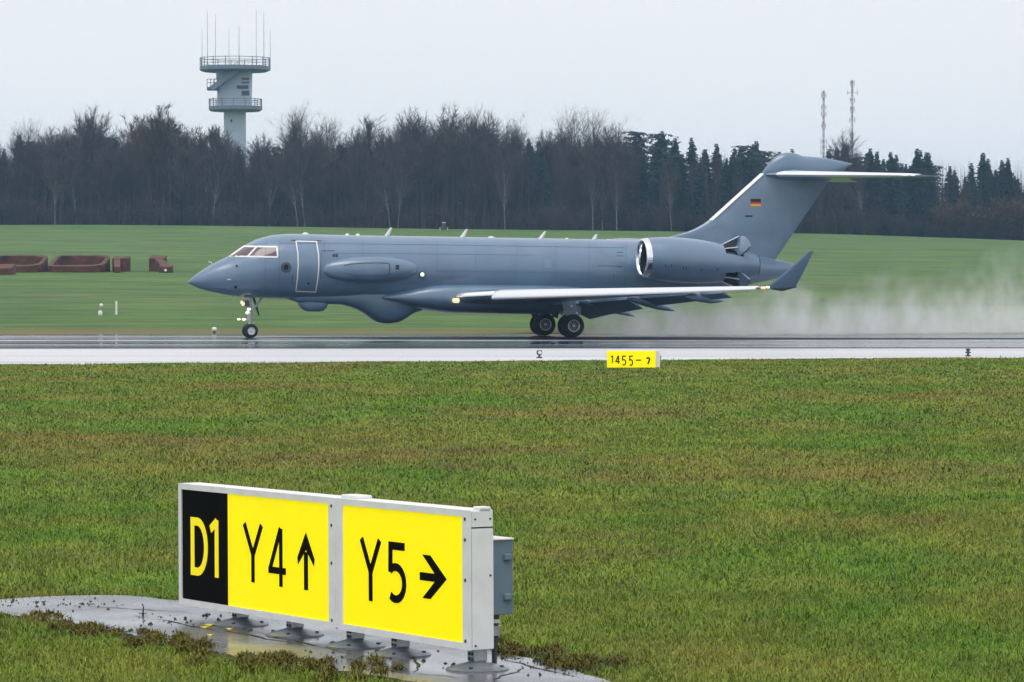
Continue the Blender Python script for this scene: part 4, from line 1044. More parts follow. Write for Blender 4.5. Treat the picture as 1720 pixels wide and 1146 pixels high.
# bullet fairing on top
BT = [(9.15, 6.98), (9.4, 7.30), (9.62, 7.55), (9.86, 7.72), (10.15, 7.82), (10.42, 7.845), (10.75, 7.79), (11.05, 7.70), (11.6, 7.66), (12.3, 7.58), (12.9, 7.47), (13.3, 7.385)]
BB = [(9.15, 6.90), (9.4, 6.72), (9.9, 6.60), (11.5, 6.55), (12.2, 6.64), (12.7, 6.95), (12.95, 7.10), (13.1, 7.25), (13.3, 7.35)]
BW = [(9.15, .03), (9.5, .18), (10.2, .30), (11.5, .30), (12.5, .20), (13.1, .06), (13.3, .03)]
mb = MB(); rings = []
for i in range(36):
    x = 9.15 + 4.15 * i / 35; zt, zb, w = smooth_tab(BT, x), smooth_tab(BB, x), smooth_tab(BW, x); zc, hb = (zt + zb) / 2, max(.01, (zt - zb) / 2)
    rings.append([(x, w * math.cos(2 * math.pi * j / 24), zc + hb * math.sin(2 * math.pi * j / 24)) for j in range(24)])
mb.loft(rings); bul = mb.build('fin_bullet', M['paint'], fin, True, 60)
for sg in (-1, 1):
    rings = []
    for s, x0, x1, z, t in [(.1, 9.25, 12.9, 6.88, .18), (.6, 9.66, 13.1, 6.87, .16), (2.5, 11.45, 14.2, 6.83, .11), (4.6, 13.6, 15.35, 6.775, .05), (4.78, 14.0, 15.45, 6.77, .025), (4.85, 14.7, 15.5, 6.77, .008)]:
        n = 20; rings.append([(x0 + (x1 - x0) * (1 - math.cos(2 * math.pi * j / n)) / 2, sg * s, z - .02 * (1 - math.cos(2 * math.pi * j / n)) + t * math.sin(2 * math.pi * j / n) * (1.2 - .6 * (1 - math.cos(2 * math.pi * j / n)) / 2)) for j in range(n)])
    mb = MB(); mb.loft(rings); st_ = mb.build('horizontal_stabilizer', M['paint'], jet, True, 50)
    rings = []
    for s, x0, z, t in [(.55, 9.60, 6.88, .09), (2.5, 11.45, 6.83, .07), (4.6, 13.6, 6.775, .045), (4.8, 14.1, 6.77, .03)]:
        rings.append([(x0 - .03, sg * s, z), (x0 + .06, sg * s, z + t), (x0 + .40, sg * s, z + t * 1.9), (x0 + .12, sg * s, z), (x0 + .12, sg * s, z - t)])
    mb = MB(); mb.loft(rings); mb.build('leading_edge', M['metal'], st_, True, 50)
    mb = MB(); mb.loft([[(10.0 + 1.1 * u - .0, sg * (.25 + .12 * k), 7.0 + .17 * math.sin(math.pi * u) * (1 - k)) for u in [i / 8 for i in range(9)]] for k in (0, .5, 1)], False, False); mb.build('root_fillet', M['paint'], st_, True)
# flag and mark on the fin (port and starboard)
def fin_t(x, z):
    x0, x1 = lerp_tab(LEF, z), lerp_tab(TEF, z); u = (x - x0) / (x1 - x0); return (.19 - .018 * (z - 4)) * 2 * math.sqrt(max(0, u * (1 - u))) * (1.25 - .75 * u)
for sg in (-1, 1):
    for k, mm in enumerate(['flag_black', 'flag_red', 'flag_gold']):
        ya, yb = (334.2, 339.2, 342.6, 346.8)[k], (334.2, 339.2, 342.6, 346.8)[k + 1]; vs = []
        for py in (ya, yb):
            for i in range(5):
                v = air(1261.5 + 17.2 * i / 4, py, -.2); vs.append((v.x, sg * (fin_t(v.x, v.z) + .008), v.z))
        mb = MB(); mb.add(vs, [(i, i + 1, i + 6, i + 5) for i in range(4)]); mb.build('flag_stripe', M[mm], fin)
    for py0, py1, mm in [(360.6, 361.8, 'paint_light'), (361.8, 364.4, 'black')]:
        vs = []
        for py in (py0, py1):
            for px in (1252, 1264.5): v = air(px, py, -.2); vs.append((v.x, sg * (fin_t(v.x, v.z) + .008), v.z))
        mb = MB(); mb.add(vs, [(0, 1, 3, 2)]); mb.build('serial_plate', M[mm], fin)

# ---------------- landing gear
def wheel(parent, x, y, z, r, w, sg, name='tyre'):
    prof = [(r * .55, -w / 2), (r * .80, -w / 2), (r * .93, -w * .42), (r * .99, -w * .22), (r, 0), (r * .99, w * .22), (r * .93, w * .42), (r * .80, w / 2), (r * .55, w / 2)]
    mb = MB(); mb.lathe(prof, 'y', 32, (x, y, z)); mb.build('tyre', M['rubber'], parent, True, 40)
    for s in (-1, 1):
        mb = MB(); mb.lathe([(r * .56, s * w * .49), (r * .52, s * w * .47), (r * .44, s * w * .42)], 'y', 28, (x, y, z)); mb.build('rim', M['rim'], parent, True, 40)
        mb = MB(); mb.lathe([(r * .44, s * w * .42), (r * .40, s * w * .30), (r * .22, s * w * .30), (r * .20, s * w * .46), (0, s * w * .47)], 'y', 20, (x, y, z)); mb.build('hub', M['rim_dark'] if r > .4 else M['gear_white'], parent, True, 30)
        mb = MB()
        for k in range(8):
            a = 2 * math.pi * k / 8; mb.lathe([(0, s * w * .36), (r * .045, s * w * .35), (r * .045, s * w * .29)], 'y', 6, (x + r * .31 * math.cos(a), y, z + r * .31 * math.sin(a)))
        mb.build('wheel_bolts', M['rim'], parent)
NX = -13.25
ng = empty('nose_gear', (0, 0, 0), 0, jet)
for s in (-1, 1): wheel(ng, NX, s * .20, .292, .292, .19, s)
mb = MB(); mb.tube([(NX, -.3, .292), (NX, .3, .292)], .045, 8); mb.build('axle', M['gear'], ng)
mb = MB(); mb.tube([(NX, 0, .29), (NX - .02, 0, .75)], .055, 12); mb.build('piston', M['gear_white'], ng, True)
mb = MB(); mb.tube([(NX - .02, 0, .72), (NX - .05, 0, 1.85)], [.095, .11], 12); mb.tube([(NX - .02, 0, .70), (NX - .02, 0, .80)], .12, 12); mb.build('strut', M['gear'], ng, True)
mb = MB(); mb.tube([(NX + .02, 0, .45), (NX + .22, 0, .68), (NX + .04, 0, .9)], .03, 6); mb.build('torque_link', M['gear'], ng)
mb = MB(); mb.tube([(NX + .06, .05, 1.05), (NX + .55, .1, 1.68)], .045, 8); mb.build('drag_brace', M['gear'], ng)
mb = MB(); mb.loft([[(NX + a, y, z) for y in (.22, .25)] + [(NX + b, y, z) for y in (.25, .22)] for a, b, z in [(.14, .24, 1.68), (.35, .43, 1.05), (.40, .46, .92)]]); mb.build('gear_door', M['paint_dark'], ng)
mb = MB(); mb.bbox((NX - .16, 0, 1.42), (.2, .5, .24), .04); mb.build('lamp_bracket', M['rim_dark'], ng)
for dx, dy, z, r, mm in [(-.33, -.14, 1.40, .105, 'lamp_warm'), (-.33, .14, 1.46, .09, 'lamp_warm'), (-.10, -.12, 1.18, .07, 'lamp_white'), (-.17, -.16, 1.04, .085, 'lamp_white'), (-.30, -.10, .76, .07, 'lamp_white'), (-.47, .12, .765, .055, 'lamp_white')]:
    mb = MB(); r *= .8; mb.lathe([(0, -.05), (r * .7, -.035), (r, .0), (r * .9, .05), (r * .3, .12), (0, .12)], 'x', 12, (NX + dx, dy, z)); mb.build('gear_lamp', M[mm], ng, True)
    mb = MB(); mb.tube([(NX + dx + .1, dy, z), (NX - .03, 0, z + .02)], .018, 5); mb.build('lamp_arm', M['gear'], ng)
for sg in (-1, 1):
    mg = empty('main_gear', (0, 0, 0), 0, jet); y0 = sg * 2.03
    for s in (-1, 1): wheel(mg, -.06, y0 + s * .30, .478, .478, .30, s)
    mb = MB(); mb.tube([(-.06, y0 - .45, .478), (-.06, y0 + .45, .478)], .07, 10); mb.build('axle', M['gear'], mg)
    mb = MB(); mb.tube([(-.06, y0, .45), (-.10, y0, .95)], .085, 12); mb.tube([(-.10, y0, .88), (-.16, y0, 1.6)], .125, 12); mb.tube([(-.10, y0, .86), (-.10, y0, .95)], .15, 12); mb.build('strut', M['gear'], mg, True)
    mb = MB(); mb.tube([(.02, y0, .62), (.3, y0, .85), (.0, y0, 1.1)], .04, 6); mb.build('torque_link', M['gear'], mg)
    mb = MB(); mb.tube([(-.12, y0 - sg * .1, 1.0), (-.12, y0 - sg * .9, 1.5)], .06, 8); mb.build('side_brace', M['gear'], mg)
    mb = MB(); mb.loft([[(x, y0 + sg * .22 + d, z) for x, z in [(-.52, 1.5), (.35, 1.5), (.30, .92), (-.1, .86), (-.42, .95)]] for d in (-.02, .02)]); mb.build('gear_door', M['paint'], mg)
    mb = MB(); mb.loft([[(x, y0 - sg * .55 + d, z) for x, z in [(-.75, 1.35), (-.35, 1.35), (-.45, .78), (-.72, .85)]] for d in (-.02, .02)]); mb.build('gear_door', M['paint_dark'], mg)
    for dx, z in [(-.4, 1.06), (-.12, 1.28), (.12, 1.0)]:
        mb = MB(); mb.lathe([(0, -.05), (.045, -.03), (.05, .02), (0, .03)], 'y', 10, (dx, y0 + sg * .28, z)); mb.build('fitting', M['gear_white'], mg, True)

# ================================================================== SIGNS
def thick(path, w, closed=False):               # centre-line to outline quads
    qs = []
    n = len(path)
    offs = []
    for i in range(n):
        a = path[i - 1] if i > 0 else path[0]; b = path[i + 1] if i < n - 1 else path[-1]
        d = Vector((b[0] - a[0], b[1] - a[1])).normalized(); offs.append(Vector((-d.y, d.x)) * w / 2)
    L = [(p[0] + o_.x, p[1] + o_.y) for p, o_ in zip(path, offs)]; Rr = [(p[0] - o_.x, p[1] - o_.y) for p, o_ in zip(path, offs)]
    return L, Rr
def glyph(ch, w, h, sw, bold=1.0):
    """strokes of a character in a w x h cell: list of centre-line paths"""
    arc = lambda cx, cy, rx, ry, a0, a1, n=14: [(cx + rx * math.cos(R(a0 + (a1 - a0) * k / n)), cy + ry * math.sin(R(a0 + (a1 - a0) * k / n))) for k in range(n + 1)]
    s = sw / 2
    if ch == 'Y': return [[(s, h), (w / 2, h * .47)], [(w - s, h), (w / 2, h * .47)], [(w / 2, h * .52), (w / 2, 0)]]
    if ch == '4': return [[(w * .70, h), (s * .8, h * .27)], [(0, h * .27), (w, h * .27)], [(w * .72, h), (w * .72, 0)]]
    if ch == '5': return [[(w * .92, h - s), (s + .02 * w, h - s)], [(s + .04 * w, h), (s + .02 * w, h * .50)], [(s + .02 * w, h * .52)] + arc(w * .42, h * .33, w * .58 - s, h * .33 - s, 118, -128)]
    if ch == 'D': return [[(s, h), (s, 0)], [(0, h - s), (w * .40, h - s)] + arc(w * .40, h / 2, w * .60 - s, h / 2 - s, 88, -88) + [(w * .40, s), (0, s)]]
    if ch == '1': return [[(w * .70, h), (w * .70, 0)], [(w * .72, h - s * .4), (w * .10, h * .83)]]
    if ch == '-': return [[(0, h / 2), (w, h / 2)]]
    if ch == '2': return [arc(w * .5, h * .68, w * .5 - s, h * .32 - s, 170, -35) + [(w * .42, h * .0)]]
def text_part(parent, name, ch, u0, v0, w, h, sw, m, place, t0, t1, wmul=1.0):
    mb = MB(); k = 0
    for path in glyph(ch, w, h, sw):
        L, Rr = thick(path, sw); n = len(L)
        tt = t1 + k * .0006; k += 1
        vs = [place(u0 + u, v0 + v, tt) for u, v in L] + [place(u0 + u, v0 + v, tt) for u, v in Rr] + [place(u0 + u, v0 + v, t0) for u, v in L] + [place(u0 + u, v0 + v, t0) for u, v in Rr]
        fs = [(i, i + 1, n + i + 1, n + i) for i in range(n - 1)] + [(i, 2 * n + i, 2 * n + i + 1, i + 1) for i in range(n - 1)] + [(n + i, n + i + 1, 3 * n + i + 1, 3 * n + i) for i in range(n - 1)]
        fs += [(0, n, 3 * n, 2 * n), (n - 1, 3 * n - 1, 4 * n - 1, 2 * n - 1)]
        mb.add(vs, fs)
    return mb.build(name, m, parent)

# big direction sign; local u along the sign from its far left end to its near right end, v up, t out of its face
SA, SB = at(303.5, 900, 27.82), at(792, 980, 23.96); SA.z = SB.z = 0.0
SLOPE = .0096
sd = (SB - SA); SLEN = sd.length; sd.normalize(); srz = math.atan2(sd.y, sd.x)
sign = empty('taxiway_sign', (SA.x, SA.y, 0.0), srz); sign.rotation_euler = (0, -SLOPE, srz); tag(sign, 'large yellow and black taxiway direction sign reading D1, Y4 and Y5 on a concrete pad', 'sign')
P = lambda u, v, t: (u, -t, v)
TD = .178
def su(px, v=.55):        # distance along the sign where a pixel column cuts its face
    r = ray(px, 900); k = r[0] / r[1]           # X = k*Y ; SA + s*sd
    return (k * SA.y - SA.x) / (sd.x - k * sd.y)
V0, V1 = .117, 1.059
def panel_module(u0, u1, name):
    mb = MB(); mb.bbox(((u0 + u1) / 2, TD / 2, (V0 + V1) / 2), (u1 - u0, TD - .004, V1 - V0), .008); return mb.build(name, M['sign_frame'], sign)
def plate(parent, name, u0, u1, v0, v1, t0, t1, m):
    mb = MB(); mb.box(((u0 + u1) / 2, -(t0 + t1) / 2, (v0 + v1) / 2), (u1 - u0, t1 - t0, v1 - v0)); return mb.build(name, m, parent)
uA0, uA1 = 0.0, su(566.5); uB0, uB1 = su(570.5), SLEN
m1 = panel_module(uA0, uA1, 'sign_module'); m2 = panel_module(uB0, uB1, 'sign_module')
uD = su(384.5)
for mod, a, b in ((m1, uA0, uA1), (m2, uB0, uB1)):
    # frame rails standing proud of the panel
    fw = .055 if mod is m1 else .07
    bl_, br_ = (.05, .10) if mod is m1 else (.075, .09)
    plate(mod, 'frame_rail', a, b, V1 - .045, V1, -.002, .016, M['sign_frame']); plate(mod, 'frame_rail', a, b, V0, V0 + .045, -.002, .016, M['sign_frame'])
    plate(mod, 'frame_stile', a, a + bl_, V0 + .045, V1 - .045, -.002, .016, M['sign_frame']); plate(mod, 'frame_stile', b - br_, b, V0 + .045, V1 - .045, -.002, .016, M['sign_frame'])
    if mod is m1:
        plate(mod, 'black_panel', a + bl_ + .001, uD, V0 + .047, V1 - .047, 0, .006, M['sign_black']); plate(mod, 'yellow_panel', uD + .001, b - br_ - .001, V0 + .047, V1 - .047, 0, .006, M['sign_yellow'])
    else: plate(mod, 'yellow_panel', a + bl_ + .001, b - br_ - .001, V0 + .047, V1 - .047, 0, .006, M['sign_yellow'])
    for v in (V0 + .06, V0 + .47, V1 - .06, V1 - .2):
        mb = MB(); mb.lathe([(0, -.021), (.012, -.020), (.013, -.016)], 'y', 8, (b - .05, 0, v)); mb.build('rivet', M['steel_dark'], mod)
def sv(px, py):           # height on the face where a pixel lies
    s_ = su(px); y = SA.y + sd.y * s_; return at(px, py, y).z - SLOPE * s_
def put(parent, ch, px0, px1, py_top, py_bot, sw, m):
    a, b = su(px0), su(px1); pm = (px0 + px1) / 2
    v0, v1 = sv(pm, py_bot), sv(pm, py_top)
    text_part(parent, 'letter', ch, a, v0, b - a, v1 - v0, sw, m, P, .005, .009)
put(m1, 'D', 322.5, 351, 870, 967.5, .062, M['sign_letter_y']); put(m1, '1', 354, 371, 873.5, 970, .062, M['sign_letter_y'])
put(m1, 'Y', 410, 444, 881, 978.5, .050, M['sign_letter']); put(m1, '4', 453, 482, 887.5, 985, .050, M['sign_letter'])
put(m2, 'Y', 606.5, 643, 906, 1010, .052, M['sign_letter']); put(m2, '5', 654, 684.5, 911, 1014, .056, M['sign_letter'])
# arrows
def arrow_up(px, py_t, py_b):
    c = su(px); v0, v1 = sv(px, py_b), sv(px, py_t); w = su(px + 14.5) - c; h = v1 - v0
    mb = MB(); mb.prism([(c - .030, v0), (c + .030, v0), (c + .030, v0 + h * .66), (c - .030, v0 + h * .66)], lambda u, v, t: P(u, v, t), .005, .0096)
    mb.prism([(c, v1), (c - w, v0 + h * .55), (c - w + .01, v0 + h * .43), (c, v0 + h * .70)], lambda u, v, t: P(u, v, t), .005, .009)
    mb.prism([(c, v1), (c, v0 + h * .70), (c + w - .01, v0 + h * .43), (c + w, v0 + h * .55)], lambda u, v, t: P(u, v, t), .005, .009); mb.build('arrow', M['sign_letter'], m1)
arrow_up(516, 894.5, 991.5)
a0, a1 = su(707.5), su(752.5); vm = sv(730, 970.5); hw, sh = .150, .028
mb = MB(); mb.prism([(a0, vm - sh), (a1 - .06, vm - sh), (a1 - .06, vm + sh), (a0, vm + sh)], P, .005, .0096)
mb.prism([(a1, vm), (a1 - .225, vm + hw), (a1 - .335, vm + hw), (a1 - .125, vm)], P, .005, .009); mb.prism([(a1, vm), (a1 - .125, vm), (a1 - .335, vm - hw), (a1 - .225, vm - hw)], P, .005, .009); mb.build('arrow', M['sign_letter'], m2)
# joint strip, top caps, end plates
plate(sign, 'joint_strip', uA1 - .004, uB0 + .004, V0 + .01, V1 - .004, -.05, .010, M['sign_frame'])
mb = MB(); mb.bbox((uB0 + .10, TD / 2, V1 + .012), (.24, TD * .7, .026), .006); mb.build('top_cap', M['sign_frame'], sign)
mb = MB(); mb.bbox((SLEN - .04, TD * .62, V1 + .010), (.10, TD * .5, .022), .006); mb.build('top_cap', M['sign_frame'], sign)
mb = MB(); mb.box((SLEN + .003, TD / 2, V1 - .06), (.006, TD - .02, .105)); ep = mb.build('end_cover', M['sign_frame'], m2)
mb = MB(); mb.box((SLEN + .0025, TD / 2, (V0 + V1 - .13) / 2), (.004, TD - .012, V1 - .13 - V0 - .01)); mb.build('end_plate', M['sign_frame'], m2)
mb = MB(); mb.box((SLEN + .0005, TD / 2, V1 - .118), (.004, TD - .01, .008)); mb.build('cover_gap', M['steel_dark'], m2)
for yy_, v in [(.03, V1 - .06), (TD - .03, V1 - .06), (TD - .03, V0 + .50), (.03, V0 + .03)]:
    mb = MB(); mb.lathe([(0, .012), (.007, .011), (.008, .004)], 'x', 8, (SLEN, yy_, v)); mb.build('rivet', M['steel_dark'], m2)
# junction box behind the near end
JB = empty('junction_box', (0, 0, 0), 0, sign)
bw = .21
mb = MB(); mb.bbox((SLEN - .16, TD + .005 + bw / 2 * .72, .60), (.26, bw * .72, .50), .012); mb.build('box_body', M['box_grey'], JB)
mb = MB(); mb.bbox((SLEN - .022, TD + .005 + bw / 2 * .72, .60), (.014, bw * .76, .51), .005); mb.build('box_lid', M['box_grey'], JB)
mb = MB(); mb.bbox((SLEN - .15, TD + .005 + bw / 2 * .72, .856), (.30, bw * .8, .012), .004); mb.build('box_hood', M['sign_frame'], JB)
for v in (.735, .465):
    mb = MB(); mb.bbox((SLEN - .004, TD + .005 + bw * .50, v), (.03, .05, .042), .006); lt = mb.build('latch', M['box_grey'], JB)
    mb = MB(); mb.box((SLEN - .004, TD + .005 + bw * .50, v - .024), (.028, .048, .006)); mb.build('latch_shadow_gap', M['steel_dark'], JB)
for k, (v0, v1, r, mm) in enumerate([(.35, .31, .035, 'steel_dark'), (.31, .285, .042, 'gear_white'), (.285, .265, .03, 'steel_dark'), (.265, .20, .045, 'steel'), (.20, .16, .03, 'steel_dark'), (.16, .0, .018, 'steel_dark')]):
    mb = MB(); mb.tube([(SLEN - .10, TD + .06, v0), (SLEN - .10, TD + .06, v1)], r, 12); mb.build('cable_gland' if k < 5 else 'cable', M[mm], JB, True)
# legs on round foot plates
for px, py in [(398, 1053), (490, 1075), (592, 1091), (668, 1107), (803, 1131)]:
    u = min(su(px) - .12, SLEN - .075); L = empty('leg', (u, TD / 2, 0.024 - SLOPE * u), 0, sign); L.rotation_euler = (0, SLOPE, 0)
    mb = MB(); mb.bbox((0, 0, .118), (.105, .10, .13), .008); mb.build('bracket', M['steel'], L)
    for v in (.072, .105):
        for dx in (-.02, .02):
            mb = MB(); mb.lathe([(0, -.060), (.010, -.058), (.011, -.05)], 'y', 8, (dx, 0, v)); mb.build('bolt', M['steel_dark'], L)
    mb = MB(); mb.lathe([(.045, .056), (.036, .045), (.036, .02)], 'z', 16, cap=True); mb.build('stem', M['steel_dark'], L, True)
    mb = MB(); mb.lathe([(.05, .058), (.075, .046), (.19, .016), (.215, .006), (.215, -.004)], 'z', 28, cap=True); mb.build('foot_plate', M['foot'], L, True, 50)
    for k in range(4):
        a = R(45 + 90 * k); mb = MB(); mb.lathe([(.014, .0), (.014, .022), (0, .024)], 'z', 6, (.17 * math.cos(a), .17 * math.sin(a), .008)); mb.build('anchor_bolt', M['steel_dark'], L)

# small distance sign by the runway
D0 = on_ground(1019.5, 619.5); s2 = D0.y / F
ds = empty('distance_sign', (D0.x, D0.y, 0)); tag(ds, 'small yellow sign with black numbers 1455 standing at the runway edge', 'sign')
W2, Hh = 82 * s2, 28.5 * s2; z00 = .03
mb = MB(); mb.bbox((W2 / 2, .08, z00 + Hh / 2), (W2, .155, Hh), .008); body = mb.build('body', M['sign_frame'], ds)
plate(ds, 'yellow_panel', .004, W2 - .004, z00 + .004, z00 + Hh - .004, -.001, .006, M['sign_yellow'])
mb = MB(); mb.bbox((W2 + .065, .10, z00 + Hh / 2), (.115, .16, Hh - .01), .01); ec = mb.build('end_box', M['sign_frame'], ds)
mb = MB(); mb.bbox((W2 + .14, .12, z00 + Hh * .64), (.035, .06, .05), .008); mb.build('lug', M['box_grey'], ds)
mb = MB(); mb.tube([(W2 + .14, .12, z00 + Hh * .60), (W2 + .15, .12, z00 + Hh * .45)], .012, 6); mb.build('cable', M['box_grey'], ds)
for ch, px0, px1, py0, py1, sw in [('1', 1025.5, 1030.5, 598, 611, .030), ('4', 1033.5, 1041, 598, 612, .034), ('5', 1044.5, 1052, 598, 615, .034), ('5', 1056.5, 1063.5, 598, 615.5, .034), ('-', 1068, 1077, 601, 610.5, .036), ('2', 1085, 1092.5, 600.5, 612.5, .045)]:
    text_part(ds, 'letter', ch, (px0 - 1019.5) * s2, z00 + (618.3 - py1) * s2, (px1 - px0) * s2, (py1 - py0) * s2, sw, M['sign_letter'], P, .005, .010)
for u in (.2, W2 / 2, W2 - .2):
    mb = MB(); mb.tube([(u, .08, 0), (u, .08, .06)], .03, 8); mb.build('leg', M['steel'], ds)

# ================================================================== CONCRETE PAD, GRASS
PADPX = [(-160, 1022), (-60, 1014), (0, 1011), (60, 1007), (120, 1005), (190, 1004), (250, 1008), (305, 1015), (380, 1027), (470, 1041), (560, 1053), (660, 1067), (760, 1084), (830, 1097), (900, 1113), (960, 1130), (1015, 1146), (1060, 1160), (1110, 1180),
         (900, 1190), (760, 1165), (690, 1150), (600, 1136), (540, 1130), (470, 1120), (400, 1108), (330, 1093), (260, 1078), (200, 1068), (150, 1056), (100, 1046), (45, 1040), (0, 1034), (-60, 1036), (-160, 1050)]
pad_pts = [on_ground(*p) for p in PADPX]
rr_ = random.Random(4); dense = []
for a, b in zip(pad_pts, pad_pts[1:] + pad_pts[:1]):
    n = max(2, int((b - a).length / .07))
    for k in range(n):
        p = a.lerp(b, k / n); w = .035 * mnoise.noise(Vector((p.x * 5, p.y * 5, 0))) + .02 * mnoise.noise(Vector((p.x * 17, p.y * 17, 3))); dense.append((p.x + w, p.y + w * 1.5))
mb = MB(); n = len(dense)
mb.add([(x, y, .022) for x, y in dense] + [(x, y, -.02) for x, y in dense], [tuple(range(n))] + [(i, (i + 1) % n, (i + 1) % n + n, i + n) for i in range(n)])
o = mb.build('concrete_pad', M['pad']); tag(o, kind='structure')

M['crack'] = mat('wet_crack_dirt', (0.022, 0.019, 0.014), 0.7)
padob = o; rc = random.Random(8)
for (xa_, ya_), (xb_, yb_) in [((225, 1033), (420, 1062)), ((330, 1052), (520, 1085)), ((430, 1060), (620, 1100)), ((620, 1118), (760, 1140)), ((560, 1100), (700, 1128)), ((840, 1104), (960, 1140)), ((870, 1118), (820, 1146)), ((120, 1018), (300, 1030)), ((470, 1092), (440, 1112)), ((700, 1092), (660, 1130))]:
    A_, B_ = on_ground(xa_, ya_, .0245), on_ground(xb_, yb_, .0245); nn = 14; side = Vector((-(B_ - A_).y, (B_ - A_).x, 0)).normalized(); L_, R_ = [], []
    off = 0
    for k in range(nn + 1):
        off += rc.uniform(-.03, .03); q = A_.lerp(B_, k / nn) + side * off; w = rc.uniform(.003, .016) * math.sin(math.pi * (k + .4) / (nn + .8)); L_.append(q + side * w); R_.append(q - side * w)
    mb = MB(); mb.add(L_ + R_, [(k, k + 1, nn + 2 + k, nn + 1 + k) for k in range(nn)]); mb.build('crack', M['crack'], padob)
PX = np.array([p[0] for p in dense]); PY = np.array([p[1] for p in dense])
def in_pad(x, y):
    c = np.zeros(len(x), bool); j = n - 1
    for i in range(n):
        cond = ((PY[i] > y) != (PY[j] > y)) & (x < (PX[j] - PX[i]) * (y - PY[i]) / (PY[j] - PY[i] + 1e-12) + PX[i]); c ^= cond; j = i
    return c
def pad_dist(x, y):
    d = np.full(len(x), 9.0)
    for i in range(0, n, 2): d = np.minimum(d, np.hypot(x - PX[i], y - PY[i]))
    return d
rng = np.random.default_rng(3)
NA, NB = near_e[1], near_e[2]
def near_edge_y(x): return NA.y + (x - NA.x) * (NB.y - NA.y) / (NB.x - NA.x)
def scatter(y0, y1, density, margin=1.6):
    area = 0.5 * (y0 + y1) * .30 * (y1 - y0) + 2 * margin * (y1 - y0); k = int(area * density)
    y = rng.uniform(y0, y1, int(k * 1.6)); hw = .15 * y + margin; keep = rng.random(len(y)) < hw / hw.max(); y = y[keep]; hw = hw[keep]
    return rng.uniform(-1, 1, len(y)) * hw, y
def blades(name, zones, label):
    V, Fc, A = [], [], []; base = 0
    for (x, y, hgt, wid, lean, dry) in zones:
        k = len(x); az = rng.uniform(0, 6.283, k); fa = az + rng.uniform(-.9, .9, k)
        le = lean * np.sqrt(rng.random(k)); dx, dy = np.cos(fa) * le, np.sin(fa) * le; up = np.sqrt(np.maximum(.10, 1 - le * le))
        sx_, sy_ = -np.sin(az) * wid / 2, np.cos(az) * wid / 2; z0 = np.zeros(k) - .004
        p0 = np.stack([x - sx_, y - sy_, z0], 1); p1 = np.stack([x + sx_, y + sy_, z0], 1)
        mx, my, mz = x + dx * hgt * .42, y + dy * hgt * .42, hgt * .55 * up + .0
        p2 = np.stack([mx - sx_ * .8, my - sy_ * .8, mz], 1); p3 = np.stack([mx + sx_ * .8, my + sy_ * .8, mz], 1)
        drop = rng.uniform(.55, 1.0, k)
        p4 = np.stack([x + dx * hgt * 1.25, y + dy * hgt * 1.25, hgt * up * drop], 1)
        V.append(np.stack([p0, p1, p2, p3, p4], 1).reshape(-1, 3))
        idx = base + np.arange(k)[:, None] * 5
        Fc.append(np.concatenate([idx + np.array([0, 1, 3]), idx + np.array([0, 3, 2]), idx + np.array([2, 3, 4])], 0))
        r_ = np.stack([rng.random(k), rng.random(k), dry], 1); A.append(np.repeat(r_, 5, 0)); base += 5 * k
    V = np.concatenate(V); Fc = np.concatenate(Fc); A = np.concatenate(A)
    me = bpy.data.meshes.new(name); me.vertices.add(len(V)); me.vertices.foreach_set('co', V.astype(np.float32).ravel())
    me.loops.add(len(Fc) * 3); me.loops.foreach_set('vertex_index', Fc.astype(np.int32).ravel())
    me.polygons.add(len(Fc)); me.polygons.foreach_set('loop_start', np.arange(0, len(Fc) * 3, 3, dtype=np.int32)); me.polygons.foreach_set('loop_total', np.full(len(Fc), 3, np.int32))
    me.update(calc_edges=True)
    a = me.attributes.new('rnd', 'FLOAT_VECTOR', 'POINT'); a.data.foreach_set('vector', A.astype(np.float32).ravel())
    me.materials.append(M['blade']); o = link(name, me); tag(o, label, 'grass', kind='stuff'); return o
def vnoise(x, y, s, seed):              # smooth value noise for tuft height
    rs = np.random.default_rng(seed); T = rs.random((64, 64)); u, v = x * s, y * s; i, j = np.floor(u).astype(int), np.floor(v).astype(int); fu, fv = u - i, v - j
    fu, fv = fu * fu * (3 - 2 * fu), fv * fv * (3 - 2 * fv); g_ = lambda a, b: T[a % 64, b % 64]
    return (g_(i, j) * (1 - fu) + g_(i + 1, j) * fu) * (1 - fv) + (g_(i, j + 1) * (1 - fu) + g_(i + 1, j + 1) * fu) * fv
zones = []
for y0, y1, dens, h0, h1, w0, mrg in [(22.3, 30, 1500, .03, .085, .0060, .9), (30, 42, 700, .03, .085, .0085, 1.2), (42, 62, 260, .035, .09, .013, 1.6), (62, 88, 110, .035, .095, .020, 2), (88, 117, 60, .03, .085, .030, 2.5)]:
    x, y = scatter(y0, y1, dens, mrg)
    ok = y < near_edge_y(x) - .25; 
    if y0 < 31:
        d = pad_dist(x, y); ins = in_pad(x, y); ok &= ~(ins & (d > .05 + .10 * rng.random(len(x)) ** 2)); dry = np.where(ins, .75, np.clip(.85 - d / .22, 0, .8)) * rng.random(len(x)) ** .5
    else: dry = np.zeros(len(x))
    x, y, dry = x[ok], y[ok], dry[ok]; tuft = vnoise(x, y, 2.2, 1) * .6 + vnoise(x, y, 6.0, 2) * .4
    hgt = (h0 + (h1 - h0) * rng.random(len(x))) * (.45 + 1.0 * tuft) * np.where(dry > .3, .6, 1)
    zones.append((x, y, hgt, w0 * rng.uniform(.6, 1.3, len(x)), .99, dry))
blades('grass', zones, 'wet rough mown grass of the field in front of the runway')

